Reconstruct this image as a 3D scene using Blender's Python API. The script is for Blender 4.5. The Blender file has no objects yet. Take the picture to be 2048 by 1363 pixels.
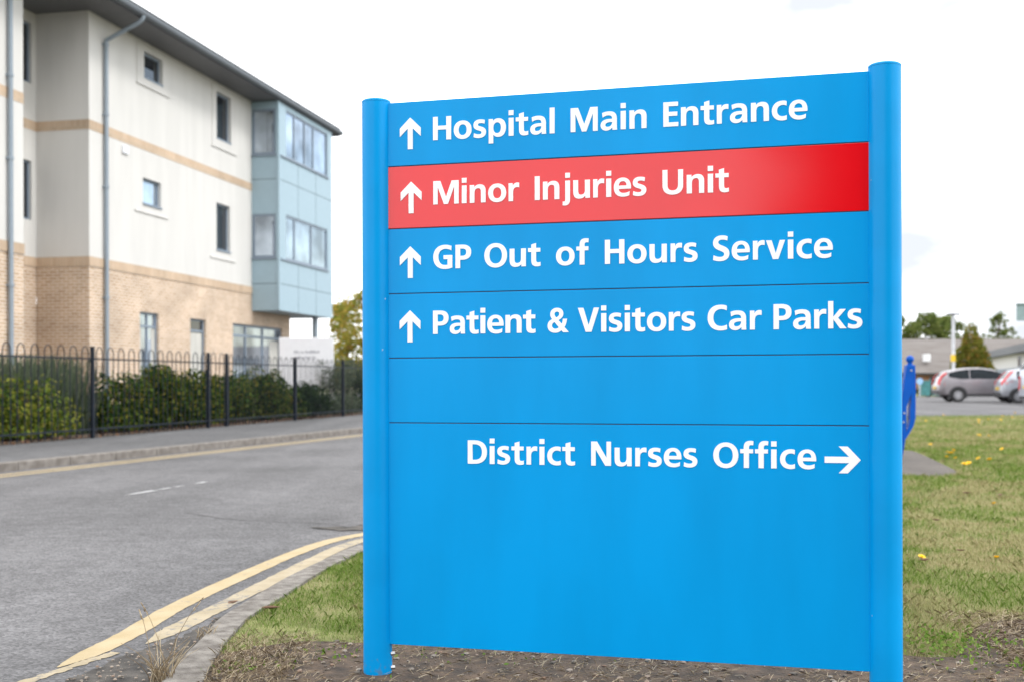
import bpy, bmesh, math, random
import numpy as np
from mathutils import Vector, Matrix
from mathutils.geometry import tessellate_polygon
R = math.radians
random.seed(7)
rng = np.random.default_rng(11)
sc = bpy.context.scene
C = sc.collection

# ------------------------------------------------------------------ camera
cam = bpy.data.cameras.new('camera')
cam_o = bpy.data.objects.new('camera', cam); C.objects.link(cam_o)
cam.sensor_width = 36.0
cam.lens = 2276.0 / 2048.0 * 36.0
cam.shift_y = (762.86 - 681.5) / 2048.0
cam.clip_start = 0.05; cam.clip_end = 5000
cam_o.location = (0, 0, 1.0)
cam_o.matrix_world = Matrix.Translation((0, 0, 1.0)) @ Matrix.Rotation(R(90), 4, 'X') @ Matrix.Rotation(-0.0028275, 4, 'Z')
cam.dof.use_dof = True
cam.dof.focus_distance = 3.72
cam.dof.aperture_fstop = 3.4
sc.camera = cam_o

# ------------------------------------------------------------------ sky and sun
SUN_EL, SUN_AZ = R(48), R(100)           # azimuth measured clockwise from +Y (north)
w = bpy.data.worlds.new('World'); sc.world = w; w.use_nodes = True
nt = w.node_tree; nt.nodes.clear()
out = nt.nodes.new('ShaderNodeOutputWorld'); bg = nt.nodes.new('ShaderNodeBackground')
sky = nt.nodes.new('ShaderNodeTexSky'); sky.sky_type = 'NISHITA'; sky.sun_disc = False
sky.sun_elevation = SUN_EL; sky.sun_rotation = SUN_AZ; sky.air_density = 1.2; sky.dust_density = 1.5
tc = nt.nodes.new('ShaderNodeTexCoord')
mp = nt.nodes.new('ShaderNodeMapping'); mp.inputs['Scale'].default_value = (1.0, 1.0, 2.4); mp.inputs['Location'].default_value = (0.35, 0.1, 0.3)
nz = nt.nodes.new('ShaderNodeTexNoise'); nz.inputs['Scale'].default_value = 2.3; nz.inputs['Detail'].default_value = 7; nz.inputs['Roughness'].default_value = 0.55
dot = nt.nodes.new('ShaderNodeVectorMath'); dot.operation = 'DOT_PRODUCT'; dot.inputs[1].default_value = (0.79, 0.58, 0.18)
mr = nt.nodes.new('ShaderNodeMapRange'); mr.inputs['From Min'].default_value = 0.87; mr.inputs['From Max'].default_value = 1.0; mr.inputs['To Min'].default_value = -0.25; mr.inputs['To Max'].default_value = 0.36
ad = nt.nodes.new('ShaderNodeMath'); ad.operation = 'ADD'
rp = nt.nodes.new('ShaderNodeValToRGB'); rp.color_ramp.elements[0].position = 0.40; rp.color_ramp.elements[1].position = 0.60
rp.color_ramp.elements[0].color = (0, 0, 0, 1); rp.color_ramp.elements[1].color = (0.85, 0.85, 0.85, 1)
mx = nt.nodes.new('ShaderNodeMix'); mx.data_type = 'RGBA'; mx.inputs['B'].default_value = (9, 9, 9, 1)
L = nt.links.new
L(tc.outputs['Generated'], mp.inputs['Vector']); L(mp.outputs['Vector'], nz.inputs['Vector'])
L(tc.outputs['Generated'], dot.inputs[0]); L(dot.outputs['Value'], mr.inputs['Value'])
L(nz.outputs['Fac'], ad.inputs[0]); L(mr.outputs['Result'], ad.inputs[1]); L(ad.outputs['Value'], rp.inputs['Fac'])
L(rp.outputs['Color'], mx.inputs['Factor']); 
n2 = nt.nodes.new('ShaderNodeTexNoise'); n2.inputs['Scale'].default_value = 3.1; n2.inputs['Detail'].default_value = 6; L(mp.outputs['Vector'], n2.inputs['Vector'])
d2 = nt.nodes.new('ShaderNodeVectorMath'); d2.operation = 'DOT_PRODUCT'; d2.inputs[1].default_value = (0.36, 0.91, 0.2); L(tc.outputs['Generated'], d2.inputs[0])
m2 = nt.nodes.new('ShaderNodeMapRange'); m2.inputs['From Min'].default_value = 0.90; m2.inputs['From Max'].default_value = 1.0; m2.inputs['To Min'].default_value = -.35; m2.inputs['To Max'].default_value = .06; L(d2.outputs['Value'], m2.inputs['Value'])
a2 = nt.nodes.new('ShaderNodeMath'); a2.operation = 'ADD'; L(n2.outputs['Fac'], a2.inputs[0]); L(m2.outputs['Result'], a2.inputs[1])
q2 = nt.nodes.new('ShaderNodeMapRange'); q2.inputs['From Min'].default_value = 0.42; q2.inputs['From Max'].default_value = 0.60; L(a2.outputs['Value'], q2.inputs['Value'])
c2 = nt.nodes.new('ShaderNodeMix'); c2.data_type = 'RGBA'; c2.inputs['A'].default_value = (10.6, 10.75, 11.0, 1); c2.inputs['B'].default_value = (3.9, 4.1, 4.4, 1)
L(q2.outputs['Result'], c2.inputs['Factor']); L(c2.outputs['Result'], mx.inputs['A']); L(sky.outputs['Color'], mx.inputs['B'])
L(mx.outputs['Result'], bg.inputs['Color']); bg.inputs['Strength'].default_value = 0.1
L(bg.outputs['Background'], out.inputs['Surface'])

sun = bpy.data.lights.new('sun', 'SUN'); sun.energy = 0.85; sun.angle = R(14); sun.color = (1.0, 0.98, 0.955)
sun_o = bpy.data.objects.new('sun', sun); C.objects.link(sun_o)
sd = Vector((math.sin(SUN_AZ) * math.cos(SUN_EL), math.cos(SUN_AZ) * math.cos(SUN_EL), math.sin(SUN_EL)))
sun_o.rotation_euler = sd.to_track_quat('Z', 'Y').to_euler(); sun_o.location = (30, 0, 40)

vs = sc.view_settings
vs.view_transform = 'Standard'; vs.look = 'None'; vs.exposure = 1.21; vs.gamma = 1.0; vs.use_curve_mapping = False
sc.cycles.use_denoising = True
sc.cycles.use_adaptive_sampling = False
sc.cycles.max_bounces = 6

# ------------------------------------------------------------------ helpers
def srgb(r, g, b):
    f = lambda c: (c / 255) / 12.92 if c <= 10 else ((c / 255 + 0.055) / 1.055) ** 2.4
    return (f(r), f(g), f(b))

def mat(name, col, rough=0.6, metal=0.0, var=0.12, scale=6.0, bump=0.0, bscale=60.0, spec=0.5, coat=0.0, col2=None, stretch=None, ior=None):
    m = bpy.data.materials.new(name); m.use_nodes = True
    t = m.node_tree; p = t.nodes['Principled BSDF']
    p.inputs['Roughness'].default_value = rough; p.inputs['Metallic'].default_value = metal
    p.inputs['Specular IOR Level'].default_value = spec; p.inputs['Coat Weight'].default_value = coat
    if ior: p.inputs['IOR'].default_value = ior
    tc = t.nodes.new('ShaderNodeTexCoord'); mp = t.nodes.new('ShaderNodeMapping')
    if stretch: mp.inputs['Scale'].default_value = stretch
    t.links.new(tc.outputs['Object'], mp.inputs['Vector'])
    n = t.nodes.new('ShaderNodeTexNoise'); n.inputs['Scale'].default_value = scale; n.inputs['Detail'].default_value = 5
    t.links.new(mp.outputs['Vector'], n.inputs['Vector'])
    cr = t.nodes.new('ShaderNodeValToRGB')
    c2 = col2 or tuple(min(1, c * (1 + var)) for c in col)
    c1 = col if col2 else tuple(c * (1 - var) for c in col)
    cr.color_ramp.elements[0].position = 0.35; cr.color_ramp.elements[1].position = 0.65
    cr.color_ramp.elements[0].color = (*c1, 1); cr.color_ramp.elements[1].color = (*c2, 1)
    t.links.new(n.outputs['Fac'], cr.inputs['Fac']); t.links.new(cr.outputs['Color'], p.inputs['Base Color'])
    if bump:
        n2 = t.nodes.new('ShaderNodeTexNoise'); n2.inputs['Scale'].default_value = bscale; n2.inputs['Detail'].default_value = 4
        t.links.new(tc.outputs['Object'], n2.inputs['Vector'])
        b = t.nodes.new('ShaderNodeBump'); b.inputs['Strength'].default_value = bump; b.inputs['Distance'].default_value = 0.01
        t.links.new(n2.outputs['Fac'], b.inputs['Height']); t.links.new(b.outputs['Normal'], p.inputs['Normal'])
    return m

def wear(m, chips=0.5, splash=False):
    """small chips to pale metal and, near the ground, dried mud splashes"""
    t = m.node_tree; p = t.nodes['Principled BSDF']; src = p.inputs['Base Color'].links[0].from_socket
    tc = t.nodes.new('ShaderNodeTexCoord'); v = t.nodes.new('ShaderNodeTexVoronoi'); v.inputs['Scale'].default_value = 15
    wp = t.nodes.new('ShaderNodeTexNoise'); wp.inputs['Scale'].default_value = 90; mxv = t.nodes.new('ShaderNodeVectorMath'); mxv.operation = 'MULTIPLY_ADD'; mxv.inputs[1].default_value = (.012, .012, .012)
    t.links.new(tc.outputs['Object'], wp.inputs['Vector']); t.links.new(wp.outputs['Color'], mxv.inputs[0]); t.links.new(tc.outputs['Object'], mxv.inputs[2]); t.links.new(mxv.outputs['Vector'], v.inputs['Vector'])
    lt = t.nodes.new('ShaderNodeMath'); lt.operation = 'LESS_THAN'; lt.inputs[1].default_value = 0.05; t.links.new(v.outputs['Distance'], lt.inputs[0])
    se = t.nodes.new('ShaderNodeSeparateColor'); t.links.new(v.outputs['Color'], se.inputs['Color'])
    gt = t.nodes.new('ShaderNodeMath'); gt.operation = 'GREATER_THAN'; gt.inputs[1].default_value = 1 - chips; t.links.new(se.outputs['Green'], gt.inputs[0])
    mu = t.nodes.new('ShaderNodeMath'); mu.operation = 'MULTIPLY'; t.links.new(lt.outputs['Value'], mu.inputs[0]); t.links.new(gt.outputs['Value'], mu.inputs[1])
    m2 = t.nodes.new('ShaderNodeMath'); m2.operation = 'MULTIPLY'; m2.inputs[1].default_value = .6; t.links.new(mu.outputs['Value'], m2.inputs[0])
    mx = t.nodes.new('ShaderNodeMix'); mx.data_type = 'RGBA'; mx.inputs['B'].default_value = (.42, .5, .56, 1)
    t.links.new(m2.outputs['Value'], mx.inputs['Factor']); t.links.new(src, mx.inputs['A']); res = mx.outputs['Result']
    if splash:
        sp_ = t.nodes.new('ShaderNodeSeparateXYZ'); t.links.new(tc.outputs['Object'], sp_.inputs['Vector'])
        mr_ = t.nodes.new('ShaderNodeMapRange'); mr_.inputs['From Min'].default_value = 0.0; mr_.inputs['From Max'].default_value = 0.16; mr_.inputs['To Min'].default_value = .22; mr_.inputs['To Max'].default_value = -.1; t.links.new(sp_.outputs['Z'], mr_.inputs['Value'])
        nz_ = t.nodes.new('ShaderNodeTexNoise'); nz_.inputs['Scale'].default_value = 55; nz_.inputs['Detail'].default_value = 5; t.links.new(tc.outputs['Object'], nz_.inputs['Vector'])
        ad_ = t.nodes.new('ShaderNodeMath'); ad_.operation = 'ADD'; t.links.new(mr_.outputs['Result'], ad_.inputs[0]); t.links.new(nz_.outputs['Fac'], ad_.inputs[1])
        rp_ = t.nodes.new('ShaderNodeMapRange'); rp_.inputs['From Min'].default_value = .70; rp_.inputs['From Max'].default_value = .86; rp_.inputs['To Max'].default_value = .45; t.links.new(ad_.outputs['Value'], rp_.inputs['Value'])
        my = t.nodes.new('ShaderNodeMix'); my.data_type = 'RGBA'; my.inputs['B'].default_value = (.16, .13, .10, 1); t.links.new(rp_.outputs['Result'], my.inputs['Factor']); t.links.new(res, my.inputs['A']); res = my.outputs['Result']
    t.links.new(res, p.inputs['Base Color']); return m

def leafmat(name, cols, rough=0.7, trans=0.3, spec=0.08):
    """leaves and blades: each island takes a colour of its own"""
    m = bpy.data.materials.new(name); m.use_nodes = True
    t = m.node_tree; p = t.nodes['Principled BSDF']; o = t.nodes['Material Output']
    p.inputs['Roughness'].default_value = rough; p.inputs['Specular IOR Level'].default_value = spec
    g = t.nodes.new('ShaderNodeNewGeometry'); cr = t.nodes.new('ShaderNodeValToRGB')
    e = cr.color_ramp.elements
    while len(e) < len(cols): e.new(0.5)
    for i, c in enumerate(cols):
        e[i].position = i / (len(cols) - 1); e[i].color = (*c, 1)
    t.links.new(g.outputs['Random Per Island'], cr.inputs['Fac']); t.links.new(cr.outputs['Color'], p.inputs['Base Color'])
    tr = t.nodes.new('ShaderNodeBsdfTranslucent'); t.links.new(cr.outputs['Color'], tr.inputs['Color'])
    ms = t.nodes.new('ShaderNodeMixShader'); ms.inputs['Fac'].default_value = trans
    t.links.new(p.outputs['BSDF'], ms.inputs[1]); t.links.new(tr.outputs['BSDF'], ms.inputs[2]); t.links.new(ms.outputs['Shader'], o.inputs['Surface'])
    return m

class MB:
    """collects shapes, builds ONE mesh object"""
    def __init__(s): s.v = []; s.f = []
    def add(s, vs_, fs):
        b = len(s.v); s.v += [tuple(v) for v in vs_]; s.f += [tuple(i + b for i in f) for f in fs]; return s
    def quad(s, a, b, c, d): return s.add([a, b, c, d], [(0, 1, 2, 3)])
    def box(s, x0, x1, y0, y1, z0, z1):
        return s.add([(x0,y0,z0),(x1,y0,z0),(x1,y1,z0),(x0,y1,z0),(x0,y0,z1),(x1,y0,z1),(x1,y1,z1),(x0,y1,z1)],
                     [(3,2,1,0),(4,5,6,7),(0,1,5,4),(1,2,6,5),(2,3,7,6),(3,0,4,7)])
    def tube(s, pts, rad, n=8, caps=True):
        pts = [Vector(p) for p in pts]
        rads = rad if isinstance(rad, (list, tuple)) else [rad] * len(pts)
        rings = []; ref = None
        for i, p in enumerate(pts):
            t = (pts[min(i + 1, len(pts) - 1)] - pts[max(i - 1, 0)]).normalized()
            if ref is None: ref = Vector((1, 0, 0)) if abs(t.x) < 0.9 else Vector((0, 1, 0))
            a = (ref - t * ref.dot(t))
            if a.length < 1e-4: a = t.orthogonal()
            a.normalize(); ref = a; b = t.cross(a)
            rings.append([p + (a * math.cos(2 * math.pi * k / n) + b * math.sin(2 * math.pi * k / n)) * rads[i] for k in range(n)])
        vs_ = [v for r in rings for v in r]; fs = []
        for i in range(len(rings) - 1):
            for k in range(n):
                fs.append((i*n+k, i*n+(k+1) % n, (i+1)*n+(k+1) % n, (i+1)*n+k))
        if caps: fs.append(tuple(range(n))[::-1]); fs.append(tuple((len(rings)-1)*n + k for k in range(n)))
        return s.add(vs_, fs)
    def lathe(s, prof, cx=0, cy=0, n=24):
        vs_ = []; fs = []
        for r, z in prof:
            for k in range(n): vs_.append((cx + r*math.cos(2*math.pi*k/n), cy + r*math.sin(2*math.pi*k/n), z))
        for i in range(len(prof) - 1):
            for k in range(n): fs.append((i*n+k, i*n+(k+1) % n, (i+1)*n+(k+1) % n, (i+1)*n+k))
        fs.append(tuple(range(n))[::-1]); fs.append(tuple((len(prof)-1)*n + k for k in range(n)))
        return s.add(vs_, fs)
    def prism(s, poly, axis, a0, a1):
        """poly in the two other axes, extruded along axis ('x','y','z') from a0 to a1"""
        n = len(poly)
        def P(p, a): return {'x': (a, p[0], p[1]), 'y': (p[0], a, p[1]), 'z': (p[0], p[1], a)}[axis]
        tris = tessellate_polygon([[Vector((p[0], p[1], 0)) for p in poly]])
        vs_ = [P(p, a0) for p in poly] + [P(p, a1) for p in poly]
        fs = [tuple(t) for t in tris] + [tuple(i + n for i in t[::-1]) for t in tris]
        fs += [(i, (i+1) % n, n+(i+1) % n, n+i) for i in range(n)]
        return s.add(vs_, fs)
    def build(s, name, m, parent=None, smooth=False, bevel=0.0, fix=True):
        me = bpy.data.meshes.new(name); me.from_pydata(s.v, [], s.f); me.update()
        if fix:
            bm = bmesh.new(); bm.from_mesh(me); bmesh.ops.recalc_face_normals(bm, faces=bm.faces); bm.to_mesh(me); bm.free()
        me.materials.append(m)
        o = bpy.data.objects.new(name, me); C.objects.link(o); o.parent = parent
        if smooth:
            me.polygons.foreach_set('use_smooth', [True] * len(me.polygons))
            try: me.set_sharp_from_angle(angle=R(40))
            except Exception: pass
        if bevel:
            b = o.modifiers.new('bevel', 'BEVEL'); b.width = bevel; b.segments = 2; b.limit_method = 'ANGLE'
        return o

def tag(o, label=None, cat=None, group=None, kind=None):
    if label: o['label'] = label
    if cat: o['category'] = cat
    if group: o['group'] = group
    if kind: o['kind'] = kind
    return o

def thing(name, label, cat, loc=(0, 0, 0), rotz=0.0, group=None):
    o = bpy.data.objects.new(name, None); C.objects.link(o)
    o.empty_display_size = 0.2
    o.location = loc; o.rotation_euler = (0, 0, rotz)
    return tag(o, label, cat, group)

def np_mesh(name, verts, nper, m, parent=None):
    """verts: (N, nper, 3) -> N separate polygons"""
    N = len(verts)
    me = bpy.data.meshes.new(name)
    me.vertices.add(N * nper); me.vertices.foreach_set('co', np.ascontiguousarray(verts, dtype=np.float32).ravel())
    me.loops.add(N * nper); me.loops.foreach_set('vertex_index', np.arange(N * nper, dtype=np.int32))
    me.polygons.add(N); me.polygons.foreach_set('loop_start', np.arange(0, N * nper, nper, dtype=np.int32))
    me.update(calc_edges=True); me.materials.append(m)
    o = bpy.data.objects.new(name, me); C.objects.link(o); o.parent = parent
    return o

def vnoise(x, y, s, seed=0):
    """smooth value noise, numpy"""
    x = np.asarray(x) / s; y = np.asarray(y) / s
    xi = np.floor(x).astype(int); yi = np.floor(y).astype(int); fx = x - xi; fy = y - yi
    fx = fx*fx*(3-2*fx); fy = fy*fy*(3-2*fy)
    def h(a, b):
        v = np.sin(a * 127.1 + b * 311.7 + seed * 74.7) * 43758.5453
        return v - np.floor(v)
    return (h(xi, yi)*(1-fx)+h(xi+1, yi)*fx)*(1-fy) + (h(xi, yi+1)*(1-fx)+h(xi+1, yi+1)*fx)*fy

def fbm(x, y, s, seed=0): return (vnoise(x, y, s, seed)*4 + vnoise(x, y, s/2.1, seed+1)*2 + vnoise(x, y, s/4.3, seed+2))/7

def inpoly(px, py, poly):
    r = np.zeros(len(px), bool); n = len(poly); j = n - 1
    for i in range(n):
        xi, yi = poly[i]; xj, yj = poly[j]
        c = ((yi > py) != (yj > py)) & (px < (xj - xi) * (py - yi) / (yj - yi + 1e-12) + xi)
        r ^= c; j = i
    return r

def catmull(pts, k=8):
    pts = [Vector((*p, 0)) if len(p) == 2 else Vector(p) for p in pts]
    P = [pts[0]*2 - pts[1]] + pts + [pts[-1]*2 - pts[-2]]; o = []
    for i in range(1, len(P) - 2):
        for j in range(k):
            t = j / k; a, b, c, d = P[i-1], P[i], P[i+1], P[i+2]
            o.append(0.5*((2*b) + (c-a)*t + (2*a-5*b+4*c-d)*t*t + (3*b-a-3*c+d)*t**3))
    o.append(P[-2]); return o

def sheet(name, poly, z, m, kind='structure'):
    b = MB(); tris = tessellate_polygon([[Vector((p[0], p[1], 0)) for p in poly]])
    b.add([(p[0], p[1], z) for p in poly], [tuple(t) for t in tris])
    o = b.build(name, m)
    me = o.data
    if me.polygons and sum(p.normal.z for p in me.polygons) < 0:
        me.flip_normals()
    return tag(o, kind=kind)

def ribbon(path, off0, off1, z0, z1=None):
    """quads along path between two lateral offsets (right positive)"""
    n = len(path); a = []; c = []
    for i in range(n):
        t = (path[min(i+1, n-1)] - path[max(i-1, 0)]); t.z = 0; t.normalize()
        r = Vector((t.y, -t.x, 0))
        a.append(path[i] + r * (off0 if not callable(off0) else off0(i))); c.append(path[i] + r * (off1 if not callable(off1) else off1(i)))
    return a, c

# ------------------------------------------------------------------ materials
M = {}
M['sign_blue'] = mat('sign blue enamel', (0.0, 0.292, 0.675), 0.24, var=0.06, scale=0.9, spec=0.13, stretch=(4, 4, 1.1))
M['post_blue'] = mat('post blue paint', (0.0, 0.275, 0.64), 0.32, var=0.05, scale=4.0, spec=0.15)
M['sign_red'] = mat('sign red enamel', (0.70, 0.0, 0.006), 0.13, var=0.04, scale=2.0, spec=0.62)
wear(M['sign_blue'], .22); wear(M['post_blue'], .3, True)
M['white_vinyl'] = mat('white vinyl', (0.9, 0.9, 0.9), 0.45, var=0.02)
M['alu'] = mat('seam aluminium', (0.35, 0.37, 0.4), 0.35, 0.8)
M['seam_dark'] = mat('seam shadow gap', (0.02, 0.05, 0.1), 0.6)
M['zinc'] = mat('zinc', (0.5, 0.5, 0.5), 0.4, 0.9)
M['render'] = mat('cream render', srgb(202, 200, 196), 0.85, var=0.035, scale=1.2, bump=0.15, bscale=120, stretch=(2.2, 2.2, .35))
M['soffit'] = mat('grey soffit', (0.12, 0.123, 0.13), 0.6, var=0.05)
M['gutter'] = mat('grey gutter', (0.10, 0.115, 0.13), 0.45, var=0.05)
M['rooftile'] = mat('roof sheet', (0.08, 0.085, 0.095), 0.6)
M['pipe'] = mat('grey downpipe', (0.24, 0.285, 0.33), 0.45, var=0.04)
M['winframe'] = mat('window frame grey', (0.19, 0.235, 0.29), 0.4, var=0.04)
M['winglass'] = mat('window glass', (0.018, 0.022, 0.028), 0.03, var=0.3, scale=0.8, spec=0.5, ior=2.0)
M['bayglass'] = mat('bay window glass', (0.42, 0.48, 0.55), 0.03, metal=0.85, var=0.4, scale=0.9)
M['bay'] = mat('bay cladding blue grey', srgb(148, 170, 181), 0.45, var=0.02)
M['bayseam'] = mat('cladding joint', (0.12, 0.16, 0.18), 0.6)
M['curtain'] = mat('curtain', (0.5, 0.49, 0.45), 0.9, var=0.15, scale=4, stretch=(6, 6, 0.2))
M['black'] = mat('black rubber', (0.012, 0.012, 0.013), 0.6)
M['fence'] = mat('black blue fence paint', (0.006, 0.010, 0.019), 0.5, var=0.15, spec=0.3)
M['bark'] = mat('bark', (0.09, 0.07, 0.05), 0.9, var=0.3, scale=12, bump=0.5, bscale=20)
M['soil'] = mat('soil', (0.105, 0.070, 0.046), 0.95, col2=(0.035, 0.025, 0.018), scale=14, bump=1.0, bscale=70)
M['kerb'] = mat('kerb concrete', (0.135, 0.118, 0.103), 0.9, col2=(0.215, 0.195, 0.175), scale=9, bump=0.6, bscale=130)
M['yellow'] = mat('yellow road paint', (0.345, 0.265, 0.14), 0.75, col2=(0.39, 0.31, 0.185), scale=7, bump=0.5, bscale=160)
M['pale_yellow'] = mat('worn yellow road paint', (0.30, 0.245, 0.155), 0.8, col2=(0.36, 0.30, 0.205), scale=8, bump=0.5, bscale=160)
def worn(m, thr):
    """paint rubbed through to the tarmac in irregular spots"""
    t = m.node_tree; p = t.nodes['Principled BSDF']; src = p.inputs['Base Color'].links[0].from_socket
    tc = t.nodes.new('ShaderNodeTexCoord'); n = t.nodes.new('ShaderNodeTexNoise'); n.inputs['Scale'].default_value = 22; n.inputs['Detail'].default_value = 8; n.inputs['Roughness'].default_value = .7
    n1 = t.nodes.new('ShaderNodeTexNoise'); n1.inputs['Scale'].default_value = 2.2; t.links.new(tc.outputs['Object'], n1.inputs['Vector']); t.links.new(tc.outputs['Object'], n.inputs['Vector'])
    a = t.nodes.new('ShaderNodeMath'); a.operation = 'MULTIPLY_ADD'; a.inputs[1].default_value = .5; t.links.new(n1.outputs['Fac'], a.inputs[0]); t.links.new(n.outputs['Fac'], a.inputs[2])
    r_ = t.nodes.new('ShaderNodeMapRange'); r_.inputs['From Min'].default_value = thr; r_.inputs['From Max'].default_value = thr + .10; r_.inputs['To Max'].default_value = .85; t.links.new(a.outputs['Value'], r_.inputs['Value'])
    x = t.nodes.new('ShaderNodeMix'); x.data_type = 'RGBA'; x.inputs['B'].default_value = (.15, .145, .14, 1); t.links.new(r_.outputs['Result'], x.inputs['Factor']); t.links.new(src, x.inputs['A']); t.links.new(x.outputs['Result'], p.inputs['Base Color'])
worn(M['yellow'], .86); worn(M['pale_yellow'], .78)
M['white_paint'] = mat('worn white road paint', (0.36, 0.36, 0.36), 0.8, var=0.15, scale=14)
M['silt'] = mat('gutter silt', (0.03, 0.027, 0.024), 0.95, col2=(0.09, 0.08, 0.07), scale=11, bump=1.0, bscale=90)
M['crack'] = mat('crack', (0.08, 0.076, 0.074), 0.95)
M['board_white'] = mat('board white', (0.74, 0.75, 0.78), 0.5, var=0.02)
M['grey_text'] = mat('grey lettering', (0.35, 0.36, 0.4), 0.7)
M['royal'] = mat('royal blue paint', (0.0, 0.075, 0.40), 0.4, var=0.05, spec=0.15)
M['brown_leaf'] = mat('dead leaf', (0.12, 0.06, 0.03), 0.8, var=0.3, scale=40)

def asphalt(name, c, spk, rough=0.9, patch=0.25):
    m = bpy.data.materials.new(name); m.use_nodes = True; t = m.node_tree; p = t.nodes['Principled BSDF']
    p.inputs['Roughness'].default_value = rough; p.inputs['Specular IOR Level'].default_value = 0.35
    tc = t.nodes.new('ShaderNodeTexCoord')
    def noise(s, d=4):
        n = t.nodes.new('ShaderNodeTexNoise'); n.inputs['Scale'].default_value = s; n.inputs['Detail'].default_value = d
        t.links.new(tc.outputs['Object'], n.inputs['Vector']); return n
    v = t.nodes.new('ShaderNodeTexVoronoi'); v.inputs['Scale'].default_value = 85; t.links.new(tc.outputs['Object'], v.inputs['Vector'])
    hs = t.nodes.new('ShaderNodeValToRGB'); e = hs.color_ramp.elements
    e[0].position = 0.0; e[0].color = (*[x * (1 - spk) for x in c], 1); e[1].position = 1.0; e[1].color = (*[x * (1 + spk) for x in c], 1)
    sep = t.nodes.new('ShaderNodeSeparateColor'); t.links.new(v.outputs['Color'], sep.inputs['Color']); t.links.new(sep.outputs['Red'], hs.inputs['Fac'])
    big = noise(0.55, 6); r2 = t.nodes.new('ShaderNodeMapRange'); r2.inputs['From Min'].default_value = 0.3; r2.inputs['From Max'].default_value = 0.7
    r2.inputs['To Min'].default_value = 1 - patch; r2.inputs['To Max'].default_value = 1 + patch; t.links.new(big.outputs['Fac'], r2.inputs['Value'])
    mid = noise(7, 5); r3 = t.nodes.new('ShaderNodeMapRange'); r3.inputs['From Min'].default_value = 0.3; r3.inputs['From Max'].default_value = 0.7
    r3.inputs['To Min'].default_value = 0.86; r3.inputs['To Max'].default_value = 1.14; t.links.new(mid.outputs['Fac'], r3.inputs['Value'])
    mu = t.nodes.new('ShaderNodeMath'); mu.operation = 'MULTIPLY'; t.links.new(r2.outputs['Result'], mu.inputs[0]); t.links.new(r3.outputs['Result'], mu.inputs[1])
    sc_ = t.nodes.new('ShaderNodeVectorMath'); sc_.operation = 'SCALE'; t.links.new(hs.outputs['Color'], sc_.inputs[0]); t.links.new(mu.outputs['Value'], sc_.inputs['Scale'])
    mpt = t.nodes.new('ShaderNodeMapping'); mpt.inputs['Rotation'].default_value = (0, 0, R(16)); mpt.inputs['Scale'].default_value = (1.1, .05, 1)
    t.links.new(tc.outputs['Object'], mpt.inputs['Vector']); trk = t.nodes.new('ShaderNodeTexNoise'); trk.inputs['Scale'].default_value = 1.0; trk.inputs['Detail'].default_value = 3; t.links.new(mpt.outputs['Vector'], trk.inputs['Vector'])
    r4 = t.nodes.new('ShaderNodeMapRange'); r4.inputs['From Min'].default_value = 0.35; r4.inputs['From Max'].default_value = 0.65; r4.inputs['To Min'].default_value = 0.84; r4.inputs['To Max'].default_value = 1.12; t.links.new(trk.outputs['Fac'], r4.inputs['Value'])
    sc2 = t.nodes.new('ShaderNodeVectorMath'); sc2.operation = 'SCALE'; t.links.new(sc_.outputs['Vector'], sc2.inputs[0]); t.links.new(r4.outputs['Result'], sc2.inputs['Scale'])
    t.links.new(sc2.outputs['Vector'], p.inputs['Base Color'])
    b = t.nodes.new('ShaderNodeBump'); b.inputs['Strength'].default_value = 0.9; b.inputs['Distance'].default_value = 0.006
    t.links.new(v.outputs['Distance'], b.inputs['Height']); t.links.new(b.outputs['Normal'], p.inputs['Normal'])
    return m
M['road'] = asphalt('road asphalt', (0.119, 0.116, 0.118), 0.36, patch=0.22)
M['pave'] = asphalt('pavement asphalt', (0.105, 0.104, 0.106), 0.3, patch=0.15)
M['path'] = asphalt('old path asphalt', (0.105, 0.092, 0.08), 0.3, patch=0.25)

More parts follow.
